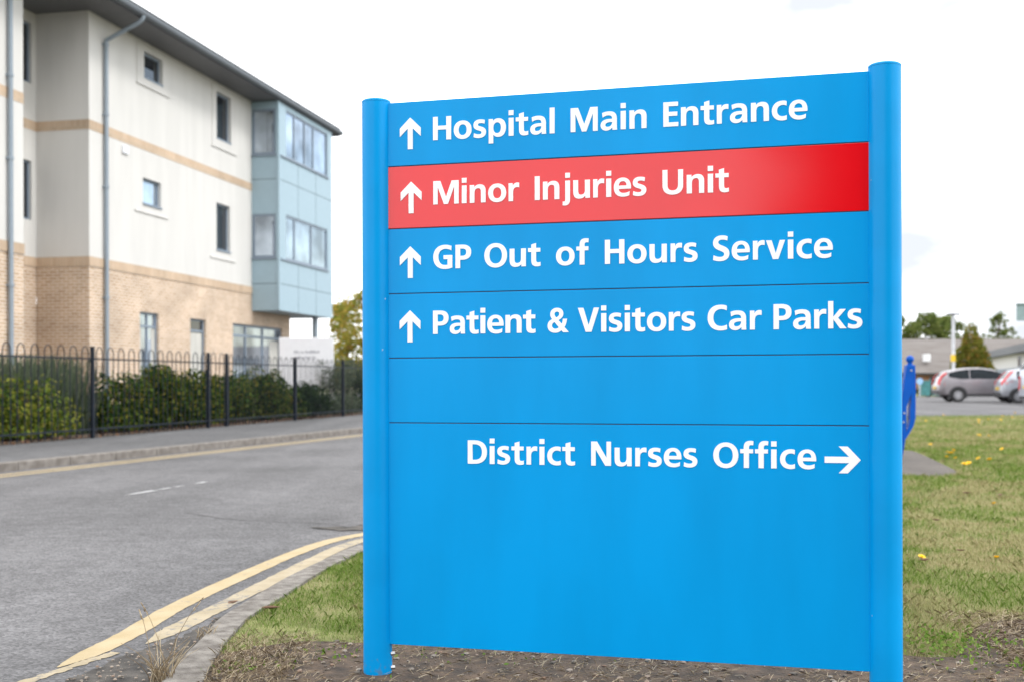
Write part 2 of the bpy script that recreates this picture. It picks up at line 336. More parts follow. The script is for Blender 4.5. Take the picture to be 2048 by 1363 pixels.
def brickmat(name, c1, c2, mortar, bw=0.225, rh=0.075, soldier=False):
    m = bpy.data.materials.new(name); m.use_nodes = True; t = m.node_tree; p = t.nodes['Principled BSDF']
    p.inputs['Roughness'].default_value = 0.9; p.inputs['Specular IOR Level'].default_value = 0.2
    tc = t.nodes.new('ShaderNodeTexCoord'); s = t.nodes.new('ShaderNodeSeparateXYZ'); t.links.new(tc.outputs['Object'], s.inputs['Vector'])
    a = t.nodes.new('ShaderNodeMath'); a.operation = 'ADD'; t.links.new(s.outputs['X'], a.inputs[0]); t.links.new(s.outputs['Y'], a.inputs[1])
    cb = t.nodes.new('ShaderNodeCombineXYZ'); t.links.new(a.outputs['Value'], cb.inputs['X']); t.links.new(s.outputs['Z'], cb.inputs['Y'])
    b = t.nodes.new('ShaderNodeTexBrick'); b.inputs['Scale'].default_value = 1.0
    b.inputs['Brick Width'].default_value = bw; b.inputs['Row Height'].default_value = rh; b.inputs['Mortar Size'].default_value = 0.010
    if soldier: b.offset = 0.0
    b.inputs['Color1'].default_value = (*c1, 1); b.inputs['Color2'].default_value = (*c2, 1); b.inputs['Mortar'].default_value = (*mortar, 1)
    t.links.new(cb.outputs['Vector'], b.inputs['Vector'])
    n = t.nodes.new('ShaderNodeTexNoise'); n.inputs['Scale'].default_value = 1.1; n.inputs['Detail'].default_value = 5; t.links.new(cb.outputs['Vector'], n.inputs['Vector'])
    r = t.nodes.new('ShaderNodeMapRange'); r.inputs['From Min'].default_value = 0.3; r.inputs['From Max'].default_value = 0.7; r.inputs['To Min'].default_value = 0.82; r.inputs['To Max'].default_value = 1.15
    t.links.new(n.outputs['Fac'], r.inputs['Value'])
    sc_ = t.nodes.new('ShaderNodeVectorMath'); sc_.operation = 'SCALE'; t.links.new(b.outputs['Color'], sc_.inputs[0]); t.links.new(r.outputs['Result'], sc_.inputs['Scale'])
    t.links.new(sc_.outputs['Vector'], p.inputs['Base Color'])
    return m
M['brick'] = brickmat('buff brick', (0.53, 0.395, 0.285), (0.43, 0.30, 0.20), (0.66, 0.58, 0.49))
M['soldier'] = brickmat('soldier brick', (0.55, 0.415, 0.30), (0.49, 0.355, 0.245), (0.42, 0.35, 0.27), 0.075, 0.23, True)
M['redbrick'] = brickmat('orange brick', (0.46, 0.22, 0.115), (0.38, 0.17, 0.09), (0.3, 0.24, 0.2))
M['tiles'] = mat('grey brown roof tiles', (0.125, 0.108, 0.098), 0.85, col2=(0.18, 0.165, 0.155), scale=1.0, stretch=(0.6, 0.6, 14))

# ------------------------------------------------------------------ ground, road, pavement, kerbs
M['field'] = mat('far ground', (0.09, 0.10, 0.045), 0.95, col2=(0.15, 0.14, 0.07), scale=0.4)
g = MB(); g.quad((-1500, -1500, -0.05), (1500, -1500, -0.05), (1500, 1500, -0.05), (-1500, 1500, -0.05))
tag(g.build('ground', M['field']), kind='structure')

K0 = Vector((-5.751, 12.776, 0)); KD = Vector((-2.953 + 5.751, 22.454 - 12.776, 0)).normalized()
KN = Vector((KD.y, -KD.x, 0))                                      # towards the road
def kp(t, off=0.0, z=0.0): p = K0 + KD * t + KN * off; return (p.x, p.y, z)
sheet('road', [kp(-18), kp(-18, 40), (80, -6), (80, 72), (30, 72), kp(75, 10), kp(75)], 0.0, M['road'])
sheet('pavement', [kp(-18, -0.124), kp(75, -0.124), kp(75, -30), kp(-18, -30)], 0.1, M['pave'])
for k in range(0, 1):
    b = MB(); t = -18.0
    while t < 75:
        ln = 0.912
        p = [kp(t + 0.004, -0.125), kp(t + ln, -0.125), kp(t + ln, 0), kp(t + 0.004, 0)]
        b.add([(q[0], q[1], -0.04) for q in p] + [(q[0], q[1], 0.1 + 0.004) for q in p], [(4,5,6,7),(0,1,5,4),(1,2,6,5),(2,3,7,6),(3,0,4,7)])
        t += 0.915
    tag(b.build('kerb', M['kerb'], bevel=0.012), kind='structure')

near = catmull([(-0.1, -1.5), (-0.55, 0.4), (-0.92, 2.1), (-1.08, 3.1), (-1.16, 3.74), (-1.207, 4.38), (-1.222, 4.8), (-1.152, 5.664), (-1.06, 6.264), (-0.918, 6.9), (-0.6, 7.5), (-0.05, 8.2), (0.9, 9.3), (2.5, 11.5), (4.3, 15), (6.8, 22), (9.2, 30.6), (9.9, 31.5)], 10)
LZ = 0.006
k0 = [(random.uniform(-.007, .007), random.uniform(-.016, .014)) for _ in range(len(near)//5 + 2)]
kn = [tuple(k0[i//5][a]*(1 - i%5/5) + k0[i//5+1][a]*(i%5/5) for a in (0, 1)) for i in range(len(near))]
ka, kb_ = ribbon(near, lambda i: kn[i][0], lambda i: .128 + kn[i][1], 0)
b = MB(); n = len(ka)
vs_ = [(p.x, p.y, -0.03) for p in ka] + [(p.x, p.y, 0.014) for p in ka] + [(p.x + (q.x-p.x)*0.1, p.y + (q.y-p.y)*0.1, 0.022) for p, q in zip(ka, kb_)] + [(q.x, q.y, 0.020) for q in kb_] + [(q.x, q.y, -0.01) for q in kb_]
fs = []
for r_ in range(4):
    for i in range(n - 1): fs.append((r_*n+i, r_*n+i+1, (r_+1)*n+i+1, (r_+1)*n+i))
b.add(vs_, fs); o = b.build('kerb', mat('weathered kerb', (0.11, 0.096, 0.083), .95, col2=(0.235, 0.215, 0.19), scale=16, bump=1.0, bscale=110)); tag(o, kind='structure')
lawn_poly = [(p.x, p.y) for p in kb_] + [(11.19, 31.81), (14.6, 32.45), (40, 37), (40, -1.5)]

def lawnmat():
    m = bpy.data.materials.new('lawn turf'); m.use_nodes = True; t = m.node_tree; p = t.nodes['Principled BSDF']
    p.inputs['Roughness'].default_value = 0.95; p.inputs['Specular IOR Level'].default_value = 0.15
    tc = t.nodes.new('ShaderNodeTexCoord')
    def nz(s, d=5):
        n = t.nodes.new('ShaderNodeTexNoise'); n.inputs['Scale'].default_value = s; n.inputs['Detail'].default_value = d
        t.links.new(tc.outputs['Object'], n.inputs['Vector']); return n
    def ramp(src, c0, c1, a=0.38, b_=0.62):
        r = t.nodes.new('ShaderNodeValToRGB'); r.color_ramp.elements[0].position = a; r.color_ramp.elements[1].position = b_
        r.color_ramp.elements[0].color = (*c0, 1); r.color_ramp.elements[1].color = (*c1, 1); t.links.new(src, r.inputs['Fac']); return r
    big = nz(0.5); small = nz(9)
    g1 = ramp(small.outputs['Fac'], (0.13, 0.145, 0.05), (0.23, 0.235, 0.095)); g2 = ramp(small.outputs['Fac'], (0.30, 0.255, 0.135), (0.20, 0.20, 0.085))
    mk = ramp(big.outputs['Fac'], (0, 0, 0), (1, 1, 1), 0.4, 0.6)
    mx = t.nodes.new('ShaderNodeMix'); mx.data_type = 'RGBA'
    t.links.new(mk.outputs['Color'], mx.inputs['Factor']); t.links.new(g1.outputs['Color'], mx.inputs['A']); t.links.new(g2.outputs['Color'], mx.inputs['B'])
    t.links.new(mx.outputs['Result'], p.inputs['Base Color'])
    bp = t.nodes.new('ShaderNodeBump'); bp.inputs['Strength'].default_value = 1.0; bp.inputs['Distance'].default_value = 0.03
    n3 = nz(40); t.links.new(n3.outputs['Fac'], bp.inputs['Height']); t.links.new(bp.outputs['Normal'], p.inputs['Normal'])
    return m
M['lawn'] = lawnmat()
sheet('lawn', lawn_poly, LZ, M['lawn'])
# bare soil round the sign and along its foot
soil_edge = catmull([(-0.97, 4.25), (-0.8, 4.36), (-0.5, 4.33), (-0.2, 4.45), (0.4, 4.5), (1.0, 4.35), (1.35, 4.15), (1.5, 4.08), (1.62, 4.12), (1.74, 4.35), (1.9, 4.62), (2.1, 4.72), (2.35, 4.62), (2.6, 4.2), (2.7, 3.0), (2.4, 0.5)], 6)
soil_poly = [(p.x, p.y) for p in soil_edge] + [(-0.4, 0.4)] + [(p.x, p.y) for p in kb_ if 0.5 < p.y < 4.2]
sheet('soil_bed', soil_poly, LZ + 0.004, M['soil'])
path_poly = [(p.x, p.y) for p in catmull([(2.4, 13.2), (3.4, 16.9), (4.8, 16.9), (5.55, 16.2), (5.6, 15.8), (5.14, 13.67), (4.77, 12.2), (4.4, 11.84), (4.08, 11.9), (2.9, 12.2)], 5)]
sheet('path', path_poly, LZ + 0.006, M['path'])

# yellow lines, worn: edges wander a little
def painted(name, pts, wid, m, z, wob=0.0035, dens=14, group=None):
    p = catmull(pts, dens); n = len(p)
    ws = [wid/2 + random.uniform(-wob, wob) for _ in range(n)]; ws2 = [wid/2 + random.uniform(-wob, wob) for _ in range(n)]
    
    for i in range(min(9, n//2)): ws[i] *= (.08, .2, .38, .5, .62, .7, .85, .9, .95)[i]; ws2[i] *= (.08, .3, .42, .62, .72, .88, .9, .95, 1)[i]
    a, c = ribbon(p, lambda i: -ws[i], lambda i: ws2[i], z)
    b = MB(); b.add([(q.x, q.y, z) for q in a] + [(q.x, q.y, z) for q in c], [(i, i+1, n+i+1, n+i) for i in range(n-1)])
    return tag(b.build(name, m), kind='structure')
out_pts = [(-1.60, 4.0), (-1.53, 4.463), (-1.5, 5.089), (-1.413, 5.783), (-1.28, 6.638), (-1.149, 7.16), (-0.95, 7.52), (-0.5, 8.1), (0.5, 9.3), (2.1, 11.7), (3.9, 15.2), (6.4, 22), (8.8, 31)]
in_pts = [(-1.405, 4.36), (-1.345, 4.808), (-1.25, 5.462), (-1.125, 6.357), (-0.985, 7.1), (-0.75, 7.5), (-0.3, 8.05), (0.68, 9.2), (2.27, 11.6), (4.08, 15.1), (6.57, 21.9), (8.95, 30.9)]
painted('yellow_line', out_pts, 0.105, M['yellow'], 0.0025)
painted('yellow_line', in_pts, 0.10, M['pale_yellow'], 0.0025, 0.005)
painted('yellow_line', [(-1.74, 3.55), (-1.62, 3.83), (-1.54, 4.06), (-1.47, 4.22)], 0.045, M['pale_yellow'], 0.0025, 0.008)
for off in (0.27, 0.47):
    painted('yellow_line', [kp(t, off)[:2] for t in (-14, -5, 0, 6, 12, 20, 32, 50, 70)], 0.1, M['yellow'], 0.004)
for t0, t1, w_ in ((-2.2, -1.72, .07), (-1.70, -1.45, .05), (-1.42, -1.22, .03), (-1.02, -0.78, 0.055)):
    off = 3.0
    a0 = Vector((-3.444, 10.118, 0)); d0 = Vector((0.337, 1.297, 0)).normalized()
    painted('centre_line_dash', [tuple((a0 + d0 * (t + 2.2))[:2]) for t in (t0, (t0+t1)/2, t1)], w_, M['white_paint'], 0.004, 0.012, 6)
# gutter silt, drain dirt and a crack
def blob(pts, k=5, jit=0.012):
    return [(p.x + random.uniform(-jit, jit), p.y + random.uniform(-jit, jit)) for p in catmull(pts + [pts[0]], k)[:-1]]
silt_poly = blob([(-1.62, 3.2), (-1.5, 3.75), (-1.43, 4.1), (-1.345, 4.32), (-1.27, 4.6), (-1.225, 4.95), (-1.19, 5.2), (-1.21, 4.7), (-1.19, 4.3), (-1.14, 3.6), (-1.07, 3.0), (-1.3, 2.9)], 6, .02)
sheet('gutter_silt', silt_poly, 0.005, M['silt'])
sheet('gutter_silt', blob([(-1.0, 7.62), (-1.28, 7.72), (-1.36, 7.86), (-1.12, 7.84), (-1.0, 8.02), (-0.7, 8.15), (-0.4, 8.35), (-0.55, 8.0), (-0.85, 7.66)], 5, 0.04), 0.005, M['silt'])
ck = catmull([(-1.1, 7.85), (-1.4, 8.1), (-1.75, 8.2), (-2.1, 8.35), (-2.5, 8.75)], 10)
a, c = ribbon(ck, lambda i: -0.002 - random.random()*0.006, lambda i: 0.002 + random.random()*0.006, 0)
b = MB(); n = len(a); b.add([(q.x, q.y, 0.004) for q in a] + [(q.x, q.y, 0.004) for q in c], [(i, i+1, n+i+1, n+i) for i in range(n-1)])
tag(b.build('road_crack', M['crack']), kind='structure')

# ------------------------------------------------------------------ lettering outlines (cap height 700)
GLYPH = {
 'H': (570, 'M0 0 L0 700 L150 700 L150 425 L420 425 L420 700 L570 700 L570 0 L420 0 L420 308 L150 308 L150 0 Z'),
 'M': (800, 'M0 0 L0 700 L222 700 L402 215 L582 700 L800 700 L800 0 L660 0 L660 525 L465 0 L335 0 L140 525 L140 0 Z'),
 'E': (425, 'M0 0 L0 700 L418 700 L418 583 L150 583 L150 418 L398 418 L398 302 L150 302 L150 118 L425 118 L425 0 Z'),
 'I': (150, 'M0 0 L0 700 L150 700 L150 0 Z'),
 'U': (587, 'M0 700 L150 700 L150 270 C150 165 200 107 310 107 C420 107 470 165 470 270 L470 700 L620 700 L620 255 C620 80 500 -14 310 -14 C120 -14 0 80 0 255 Z'),
 'G': (600, 'M565 675 C500 700 430 714 360 714 C145 714 0 570 0 350 C0 130 140 -14 360 -14 C440 -14 520 0 590 26 L590 400 L320 400 L320 283 L445 283 L445 115 C420 108 395 105 370 105 C235 105 158 200 158 350 C158 500 240 592 375 592 C440 592 500 575 560 543 Z'),
 'P': (490, 'M0 0 L0 700 L220 700 C410 700 500 620 500 475 C500 335 410 250 230 250 L150 250 L150 0 Z M150 365 L215 365 C300 365 345 400 345 475 C345 550 300 583 220 583 L150 583 Z'),
 'O': (700, 'M0 350 C0 140 140 -14 350 -14 C560 -14 700 140 700 350 C700 560 560 714 350 714 C140 714 0 560 0 350 Z M155 350 C155 500 230 594 350 594 C470 594 545 500 545 350 C545 200 470 106 350 106 C230 106 155 200 155 350 Z'),
 'S': (455, 'M455 683 C395 704 335 714 275 714 C110 714 5 635 5 500 C5 385 85 335 200 290 C300 250 345 230 345 182 C345 130 300 105 225 105 C155 105 85 123 20 160 L5 25 C75 -2 150 -14 230 -14 C395 -14 505 65 505 205 C505 320 425 370 310 415 C205 456 165 475 165 520 C165 570 210 595 285 595 C340 595 390 585 443 562 Z'),
 'V': (625, 'M0 700 L165 700 L325 190 L485 700 L645 700 L410 0 L235 0 Z'),
 'C': (545, 'M530 680 C470 704 420 714 355 714 C140 714 0 570 0 350 C0 130 140 -14 355 -14 C420 -14 480 -4 535 20 L530 150 C480 122 430 107 375 107 C240 107 158 205 158 350 C158 495 240 592 375 592 C435 592 480 577 525 550 Z'),
 'D': (596, 'M0 0 L0 700 L215 700 C460 700 600 570 600 350 C600 130 460 0 215 0 Z M148 118 L215 118 C370 118 445 200 445 350 C445 500 370 583 215 583 L148 583 Z'),
 'N': (582, 'M0 0 L0 700 L180 700 L480 230 L480 700 L620 700 L620 0 L440 0 L140 470 L140 0 Z'),
 '&': (645, 'M690 0 L505 0 L445 58 C395 12 330 -14 250 -14 C100 -14 0 65 0 190 C0 285 55 345 150 385 C110 430 90 475 90 525 C90 640 180 714 310 714 C430 714 510 645 510 545 C510 460 455 400 350 355 L462 242 C482 285 492 335 495 390 L632 390 C622 300 598 215 545 150 Z M225 530 C225 495 245 465 285 430 C350 460 380 495 380 540 C380 580 352 605 308 605 C260 605 225 575 225 530 Z M225 300 C170 275 143 245 143 198 C143 140 190 103 258 103 C302 103 338 118 366 146 Z'),
 'a': (480, 'M40 505 C95 528 165 542 235 542 C400 542 470 475 470 320 L470 135 C470 80 472 40 476 0 L345 0 C341 25 340 55 340 78 L338 78 C305 25 240 -12 170 -12 C65 -12 -5 50 -5 145 C-5 270 105 322 255 322 L335 322 C335 395 300 428 225 428 C165 428 110 408 55 375 Z M335 232 L280 232 C190 230 132 205 132 150 C132 115 158 93 202 93 C280 93 335 150 335 232 Z'),
 'c': (407, 'M430 520 C395 535 355 542 310 542 C130 542 0 430 0 262 C0 95 120 -12 300 -12 C350 -12 395 -5 432 10 L428 136 C395 115 360 105 318 105 C215 105 150 168 150 264 C150 362 215 425 315 425 C355 425 390 415 424 396 Z'),
 'e': (503, 'M525 215 L150 215 C158 135 215 97 310 97 C380 97 435 113 485 138 L480 30 C425 3 365 -12 290 -12 C115 -12 0 85 0 262 C0 430 105 542 272 542 C450 542 530 420 530 255 Z M150 312 L390 312 C390 390 350 440 275 440 C200 440 158 390 150 312 Z'),
 'f': (366, 'M95 0 L95 415 L0 415 L0 530 L95 530 L95 580 C95 700 150 765 270 765 C310 765 335 762 362 755 L352 640 C335 645 318 648 300 648 C255 648 238 622 238 575 L238 530 L352 530 L352 415 L238 415 L238 0 Z'),
 'i': (148, 'M0 0 L0 532 L148 532 L148 0 Z M0 612 L0 757 L148 757 L148 612 Z'),
 'j': (222, 'M0 530 L142 530 L142 -30 C142 -140 85 -195 -15 -195 C-40 -195 -60 -192 -80 -186 L-75 -75 C-60 -80 -50 -81 -38 -81 C-10 -81 0 -62 0 -20 Z M0 612 L0 757 L142 757 L142 612 Z'),
 'k': (486, 'M0 0 L0 757 L142 757 L142 320 L320 530 L490 530 L275 290 L505 0 L325 0 L142 250 Z'.replace('L142 250 Z', 'L142 250 L142 0 Z')),
 'l': (148, 'M0 0 L0 757 L148 757 L148 0 Z'),
 'n': (493, 'M0 0 L0 530 L132 530 L132 455 C165 512 225 542 305 542 C425 542 480 470 480 335 L480 0 L338 0 L338 310 C338 390 315 430 255 430 C185 430 142 385 142 295 L142 0 Z'),
 'o': (554, 'M0 265 C0 105 105 -12 277 -12 C449 -12 554 105 554 265 C554 425 449 542 277 542 C105 542 0 425 0 265 Z M150 265 C150 365 200 428 277 428 C354 428 404 365 404 265 C404 165 354 102 277 102 C200 102 150 165 150 265 Z'),
 'p': (530, 'M0 -195 L0 530 L128 530 L128 455 C165 515 225 542 295 542 C445 542 535 430 535 268 C535 100 450 -12 305 -12 C235 -12 180 15 145 60 L142 60 L142 -195 Z M142 265 C142 165 190 103 262 103 C340 103 382 165 382 265 C382 365 340 425 264 425 C190 425 142 365 142 265 Z'),
 'r': (323, 'M0 0 L0 530 L130 530 L130 440 C150 500 200 542 270 542 C300 542 318 540 338 535 L338 400 C315 408 295 411 272 411 C185 411 142 360 142 260 L142 0 Z'),
 's': (390, 'M385 518 C335 534 285 542 225 542 C90 542 5 480 5 375 C5 285 65 245 170 215 C255 191 275 178 275 148 C275 115 240 97 185 97 C125 97 70 113 20 140 L8 22 C65 -1 125 -12 190 -12 C330 -12 425 52 425 160 C425 255 360 296 250 327 C180 347 152 358 152 388 C152 417 185 433 240 433 C285 433 330 424 372 408 Z'),
 't': (378, 'M0 530 L100 530 L100 635 L245 675 L245 530 L375 530 L375 415 L245 415 L245 185 C245 130 262 103 305 103 C335 103 357 108 378 117 L382 8 C350 -6 315 -12 270 -12 C150 -12 100 50 100 165 L100 415 L0 415 Z'),
 'u': (495, 'M480 530 L480 0 L348 0 L348 75 C315 18 255 -12 175 -12 C55 -12 0 60 0 195 L0 530 L142 530 L142 220 C142 140 165 100 225 100 C295 100 338 145 338 235 L338 530 Z'),
 'v': (523, 'M0 530 L158 530 L270 165 L382 530 L530 530 L340 0 L190 0 Z'),
}
SIDE = {'H':'||','M':'||','E':'|)','I':'||','U':'||','G':'()','P':'|)','O':'()','S':'()','V':'//','C':'()','D':'|(','N':'||','&':'()','a':'(|','c':'()','e':'()','f':'//','i':'||','j':'||','k':'|/','l':'||','n':'||','o':'()','p':'|(','r':'|/','s':'()','t':'/)','u':'||','v':'//'}
SB = {'|': 45, '(': 24, ')': 20, '/': 8}
def contours(path):
    out_ = []; cur = []; tk = path.replace('M', ' M ').replace('L', ' L ').replace('C', ' C ').replace('Z', ' Z ').split(); i = 0; cmd = None
    while i < len(tk):
        if tk[i] in 'MLCZ':
            cmd = tk[i]; i += 1
            if cmd == 'Z': out_.append(cur); cur = []
            continue
        if cmd in 'ML': cur.append((float(tk[i]), float(tk[i+1]))); i += 2
        else:
            p0 = cur[-1]; q = [float(v) for v in tk[i:i+6]]; i += 6
            for k in range(1, 11):
                t = k/10; u = 1-t
                cur.append(tuple(u**3*p0[a] + 3*u*u*t*q[a] + 3*u*t*t*q[2+a] + t**3*q[4+a] for a in (0, 1)))
    return out_
def glyph(ch):
    wt, path = GLYPH[ch]; cs = contours(path)
    x0 = min(p[0] for c in cs for p in c); x1 = max(p[0] for c in cs for p in c); k = wt / (x1 - x0)
    return wt, [[((p[0]-x0)*k, p[1]) for p in c] for c in cs]
def vinyl(name, polys, m, parent, loc, thick=0.0009):
    """flat cut letters: polys is a list of contour lists in sign coordinates"""
    cu = bpy.data.curves.new(name, 'CURVE'); cu.dimensions = '2D'; cu.fill_mode = 'BOTH'; cu.extrude = thick
    for cs in polys:
        for c in cs:
            c = [p for i, p in enumerate(c) if (p[0]-c[i-1][0])**2 + (p[1]-c[i-1][1])**2 > 1e-12]
            s = cu.splines.new('POLY'); s.points.add(len(c) - 1); s.use_cyclic_u = True
            for i, p in enumerate(c): s.points[i].co = (p[0], p[1], 0, 1)
    tmp = bpy.data.objects.new(name, cu); C.objects.link(tmp)
    bpy.context.view_layer.update()
    me = bpy.data.meshes.new_from_object(tmp.evaluated_get(bpy.context.evaluated_depsgraph_get())); me.name = name
    bpy.data.objects.remove(tmp); bpy.data.curves.remove(cu)
    # curve plane (x, y) -> sign plane (x, z), facing -y
    me.transform(Matrix.Rotation(R(90), 4, 'X')); me.materials.clear(); me.materials.append(m)
    o = bpy.data.objects.new(name, me); C.objects.link(o); o.parent = parent; o.location = loc
    return o
def word(text, s0, s1, base, k=0.078/700):
    gl = [glyph(c) for c in text]; adv = [0.0]; x = 0.0
    for i in range(len(text) - 1):
        x += gl[i][0] + SB[SIDE[text[i]][1]] + SB[SIDE[text[i+1]][0]]; adv.append(x)
    total = x + gl[-1][0]; want = (s1 - s0) / k
    tr = (want - total) / max(1, len(text) - 1); sx = 1.0
    if len(text) == 1: sx = want / total; tr = 0
    if not -70 < tr < 70: print('tracking', text, round(tr))
    return [[[(s0 + (adv[i] + tr*i + p[0]*sx) * k, base + p[1]*k) for p in c] for c in gl[i][1]] for i in range(len(text))]

# ------------------------------------------------------------------ the wayfinding sign
Lp = Vector((-0.416813, 3.87, 0)); Rp = Vector((1.094326, 3.483906, 0)); SW = (Rp - Lp).length
yaw = math.atan2(Rp.y - Lp.y, Rp.x - Lp.x)
S = thing('wayfinding_sign', 'large blue hospital direction sign between two round posts, one red row', 'sign', Lp, yaw)
rows = [1.9468, 1.7301, 1.5186, 1.2986, 1.0815, 0.8626, 0.1101]
txt = {0: ([('Hospital', .1588, .5769), ('Main', .6306, .8785), ('Entrance', .9325, 1.3783)], 1.8115),
       1: ([('Minor', .159, .4568), ('Injuries', .5097, .8771), ('Unit', .9291, 1.1382)], 1.5955),
       2: ([('GP', .1584, .2911), ('Out', .3369, .5285), ('of', .5805, .6892), ('Hours', .7422, 1.0396), ('Service', 1.0882, 1.453)], 1.3790),
       3: ([('Patient', .1569, .511), ('&', .5516, .6226), ('Visitors', .653, 1.0321), ('Car', 1.0704, 1.2377), ('Parks', 1.2739, 1.5395)], 1.1605),
       5: ([('District', .2775, .6418), ('Nurses', .6955, 1.0371), ('Office', 1.087, 1.4016)], 0.7283)}
def up_arrow(cx, zt, k=0.1070):
    P = [(0, 0), (.348, -.335), (.348, -.60), (.083, -.345), (.083, -1), (-.083, -1), (-.083, -.345), (-.348, -.60), (-.348, -.335)]
    return [[(cx + x*k*1.0, zt + y*k) for x, y in P]]
def right_arrow(x1, zc, k=0.1072):
    P = [(0, 0), (-.36, .385), (-.61, .385), (-.325, .090), (-1, .090), (-1, -.090), (-.325, -.090), (-.61, -.385), (-.36, -.385)]
    return [[(x1 + x*k, zc + y*k) for x, y in P]]
arr = {0: up_arrow(.0778, 1.8929), 1: up_arrow(.0802, 1.6762), 2: up_arrow(.0766, 1.4576), 3: up_arrow(.075, 1.2414), 5: right_arrow(1.5338, .7577)}
for i in range(6):
    b = MB(); b.box(-0.03, SW + 0.03, 0.0, 0.028, rows[i+1] + (0.0016 if i < 5 else 0), rows[i] - (0.0016 if i else 0))
    p = b.build('panel', M['sign_red'] if i == 1 else M['sign_blue'], S, bevel=0.0012)
    if i == 1: p['label'] = 'red panel reading Minor Injuries Unit'
    if i in txt:
        ws, base = txt[i]
        vinyl('lettering', [g_ for w_, a0, a1 in ws for g_ in word(w_, a0, a1, base)], M['white_vinyl'], p, (0, -0.0009, 0))
        vinyl('arrow', [arr[i]], M['white_vinyl'], p, (0, -0.0009, 0))
for z in rows[1:6]: MB().box(-0.028, SW + 0.028, 0.003, 0.012, z - 0.0022, z + 0.0022).build('seam', M['seam_dark'], S)
PR = 0.0489
for ax, top in ((-0.0495, 1.957), (SW + 0.047, 1.962)):
    b = MB(); b.lathe([(PR, -0.15), (PR, top - 0.006)], ax, 0.012, 48)
    p = b.build('post', M['post_blue'], S, smooth=True)
    b = MB(); b.lathe([(PR + 0.0004, top - 0.0055), (PR + 0.0004, top), (PR*0.9, top + 0.004), (0.002, top + 0.005)], ax, 0.012, 48)
    b.build('cap', M['post_blue'], p, smooth=True)
for z in (.075, .028): MB().tube([(-0.003, 0.012, z), (0.009, 0.02, z)], 0.0065, 6).build('bolt', M['zinc'], S)

# ------------------------------------------------------------------ hospital building (local x along the long front, y away from the road)
BR = R(78.2); WY = 14.88; BY = 13.99; RY = WY + 1.365; SOF = 9.57; GZ = 0.1
B = thing('hospital_building', 'three storey cream rendered building with buff brick ground floor and blue grey corner bay', 'building', (0, 0, 0), BR)

def wall_mesh(b, x0, x1, z0, z1, y, holes, depth=0.13):
    """front facing -y with rectangular holes (x0,x1,z0,z1) and their reveals"""
    xs = sorted({x0, x1, *[h[0] for h in holes], *[h[1] for h in holes]}); zs = sorted({z0, z1, *[h[2] for h in holes], *[h[3] for h in holes]})
    xs = [x for x in xs if x0 <= x <= x1]; zs = [z for z in zs if z0 <= z <= z1]
    for i in range(len(xs)-1):
        for j in range(len(zs)-1):
            cx, cz = (xs[i]+xs[i+1])/2, (zs[j]+zs[j+1])/2
            if any(h[0] < cx < h[1] and h[2] < cz < h[3] for h in holes): continue
            b.quad((xs[i], y, zs[j]), (xs[i+1], y, zs[j]), (xs[i+1], y, zs[j+1]), (xs[i], y, zs[j+1]))
    for h in holes:
        a, c, d, e = h; e = min(e, z1); d = max(d, z0); Y = y + depth
        b.quad((a, y, d), (a, Y, d), (a, Y, e), (a, y, e)); b.quad((c, y, d), (c, y, e), (c, Y, e), (c, Y, d))
        b.quad((a, y, d), (c, y, d), (c, Y, d), (a, Y, d)); b.quad((a, y, e), (a, Y, e), (c, Y, e), (c, y, e))
    return b
H = {'W1t': (26.085, 27.005, 8.67, 9.325), 'W2t': (30.05, 30.975, 7.975, 9.305), 'W1m': (26.045, 26.935, 5.49, 6.14), 'W2m': (30.06, 30.925, 4.79, 6.13)}
GH = {'G1': (25.885, 26.815, 0.55, 2.77), 'G2': (28.50, 29.40, 0.55, 2.745), 'G3': (31.10, 34.72, 0.45, 2.744)}
X0, XL, XC, XE = 8.0, 21.24, 23.665, 35.35
BT, B0, B1, BB = 3.91, 6.84, 7.065, 3.69          # brick top, band bottom, band top, ledge
# upper render, ground brick, band courses
b = MB()
wall_mesh(b, XC, XE, BT, SOF, WY, list(H.values()))
wall_mesh(b, X0, XL, BT, SOF, WY, [])
b.quad((XC, WY, BT), (XC, WY, SOF), (XC, RY, SOF), (XC, RY, BT)); b.quad((XL, WY, BT), (XL, RY, BT), (XL, RY, SOF), (XL, WY, SOF))
RW = [(22.6, 23.50, 7.91, 9.31), (22.6, 23.49, 4.75, 6.12)]
wall_mesh(b, XL, XC, BT, SOF, RY, RW)
b.quad((XE, WY, BT), (XE, WY+9, BT), (XE, WY+9, SOF), (XE, WY, SOF)); b.quad((X0, WY+9, BT), (XE, WY+9, BT), (XE, WY+9, SOF), (X0, WY+9, SOF)); b.quad((X0, WY, BT), (X0, WY+9, BT), (X0, WY+9, SOF), (X0, WY, SOF))
b.build('wall', M['render'], B, fix=False)
b = MB()
wall_mesh(b, XC, XE, GZ-.2, BB, WY+.004, list(GH.values()), 0.11)
wall_mesh(b, X0, XL, GZ-.2, BB, WY+.004, [])
b.quad((XC+.004, WY+.004, GZ-.2), (XC+.004, WY+.004, BB), (XC+.004, RY, BB), (XC+.004, RY, GZ-.2)); b.quad((XL-.004, WY, GZ-.2), (XL-.004, RY, GZ-.2), (XL-.004, RY, BB), (XL-.004, WY, BB))
wall_mesh(b, XL, XC, GZ-.2, BB, RY+.004, [])
b.quad((XE-.004, WY, GZ-.2), (XE-.004, WY+9, GZ-.2), (XE-.004, WY+9, BB), (XE-.004, WY, BB)); b.quad((X0, WY+9, GZ-.2), (XE, WY+9, GZ-.2), (XE, WY+9, BB), (X0, WY+9, BB))
b.build('brick_wall', M['brick'], B, fix=False)
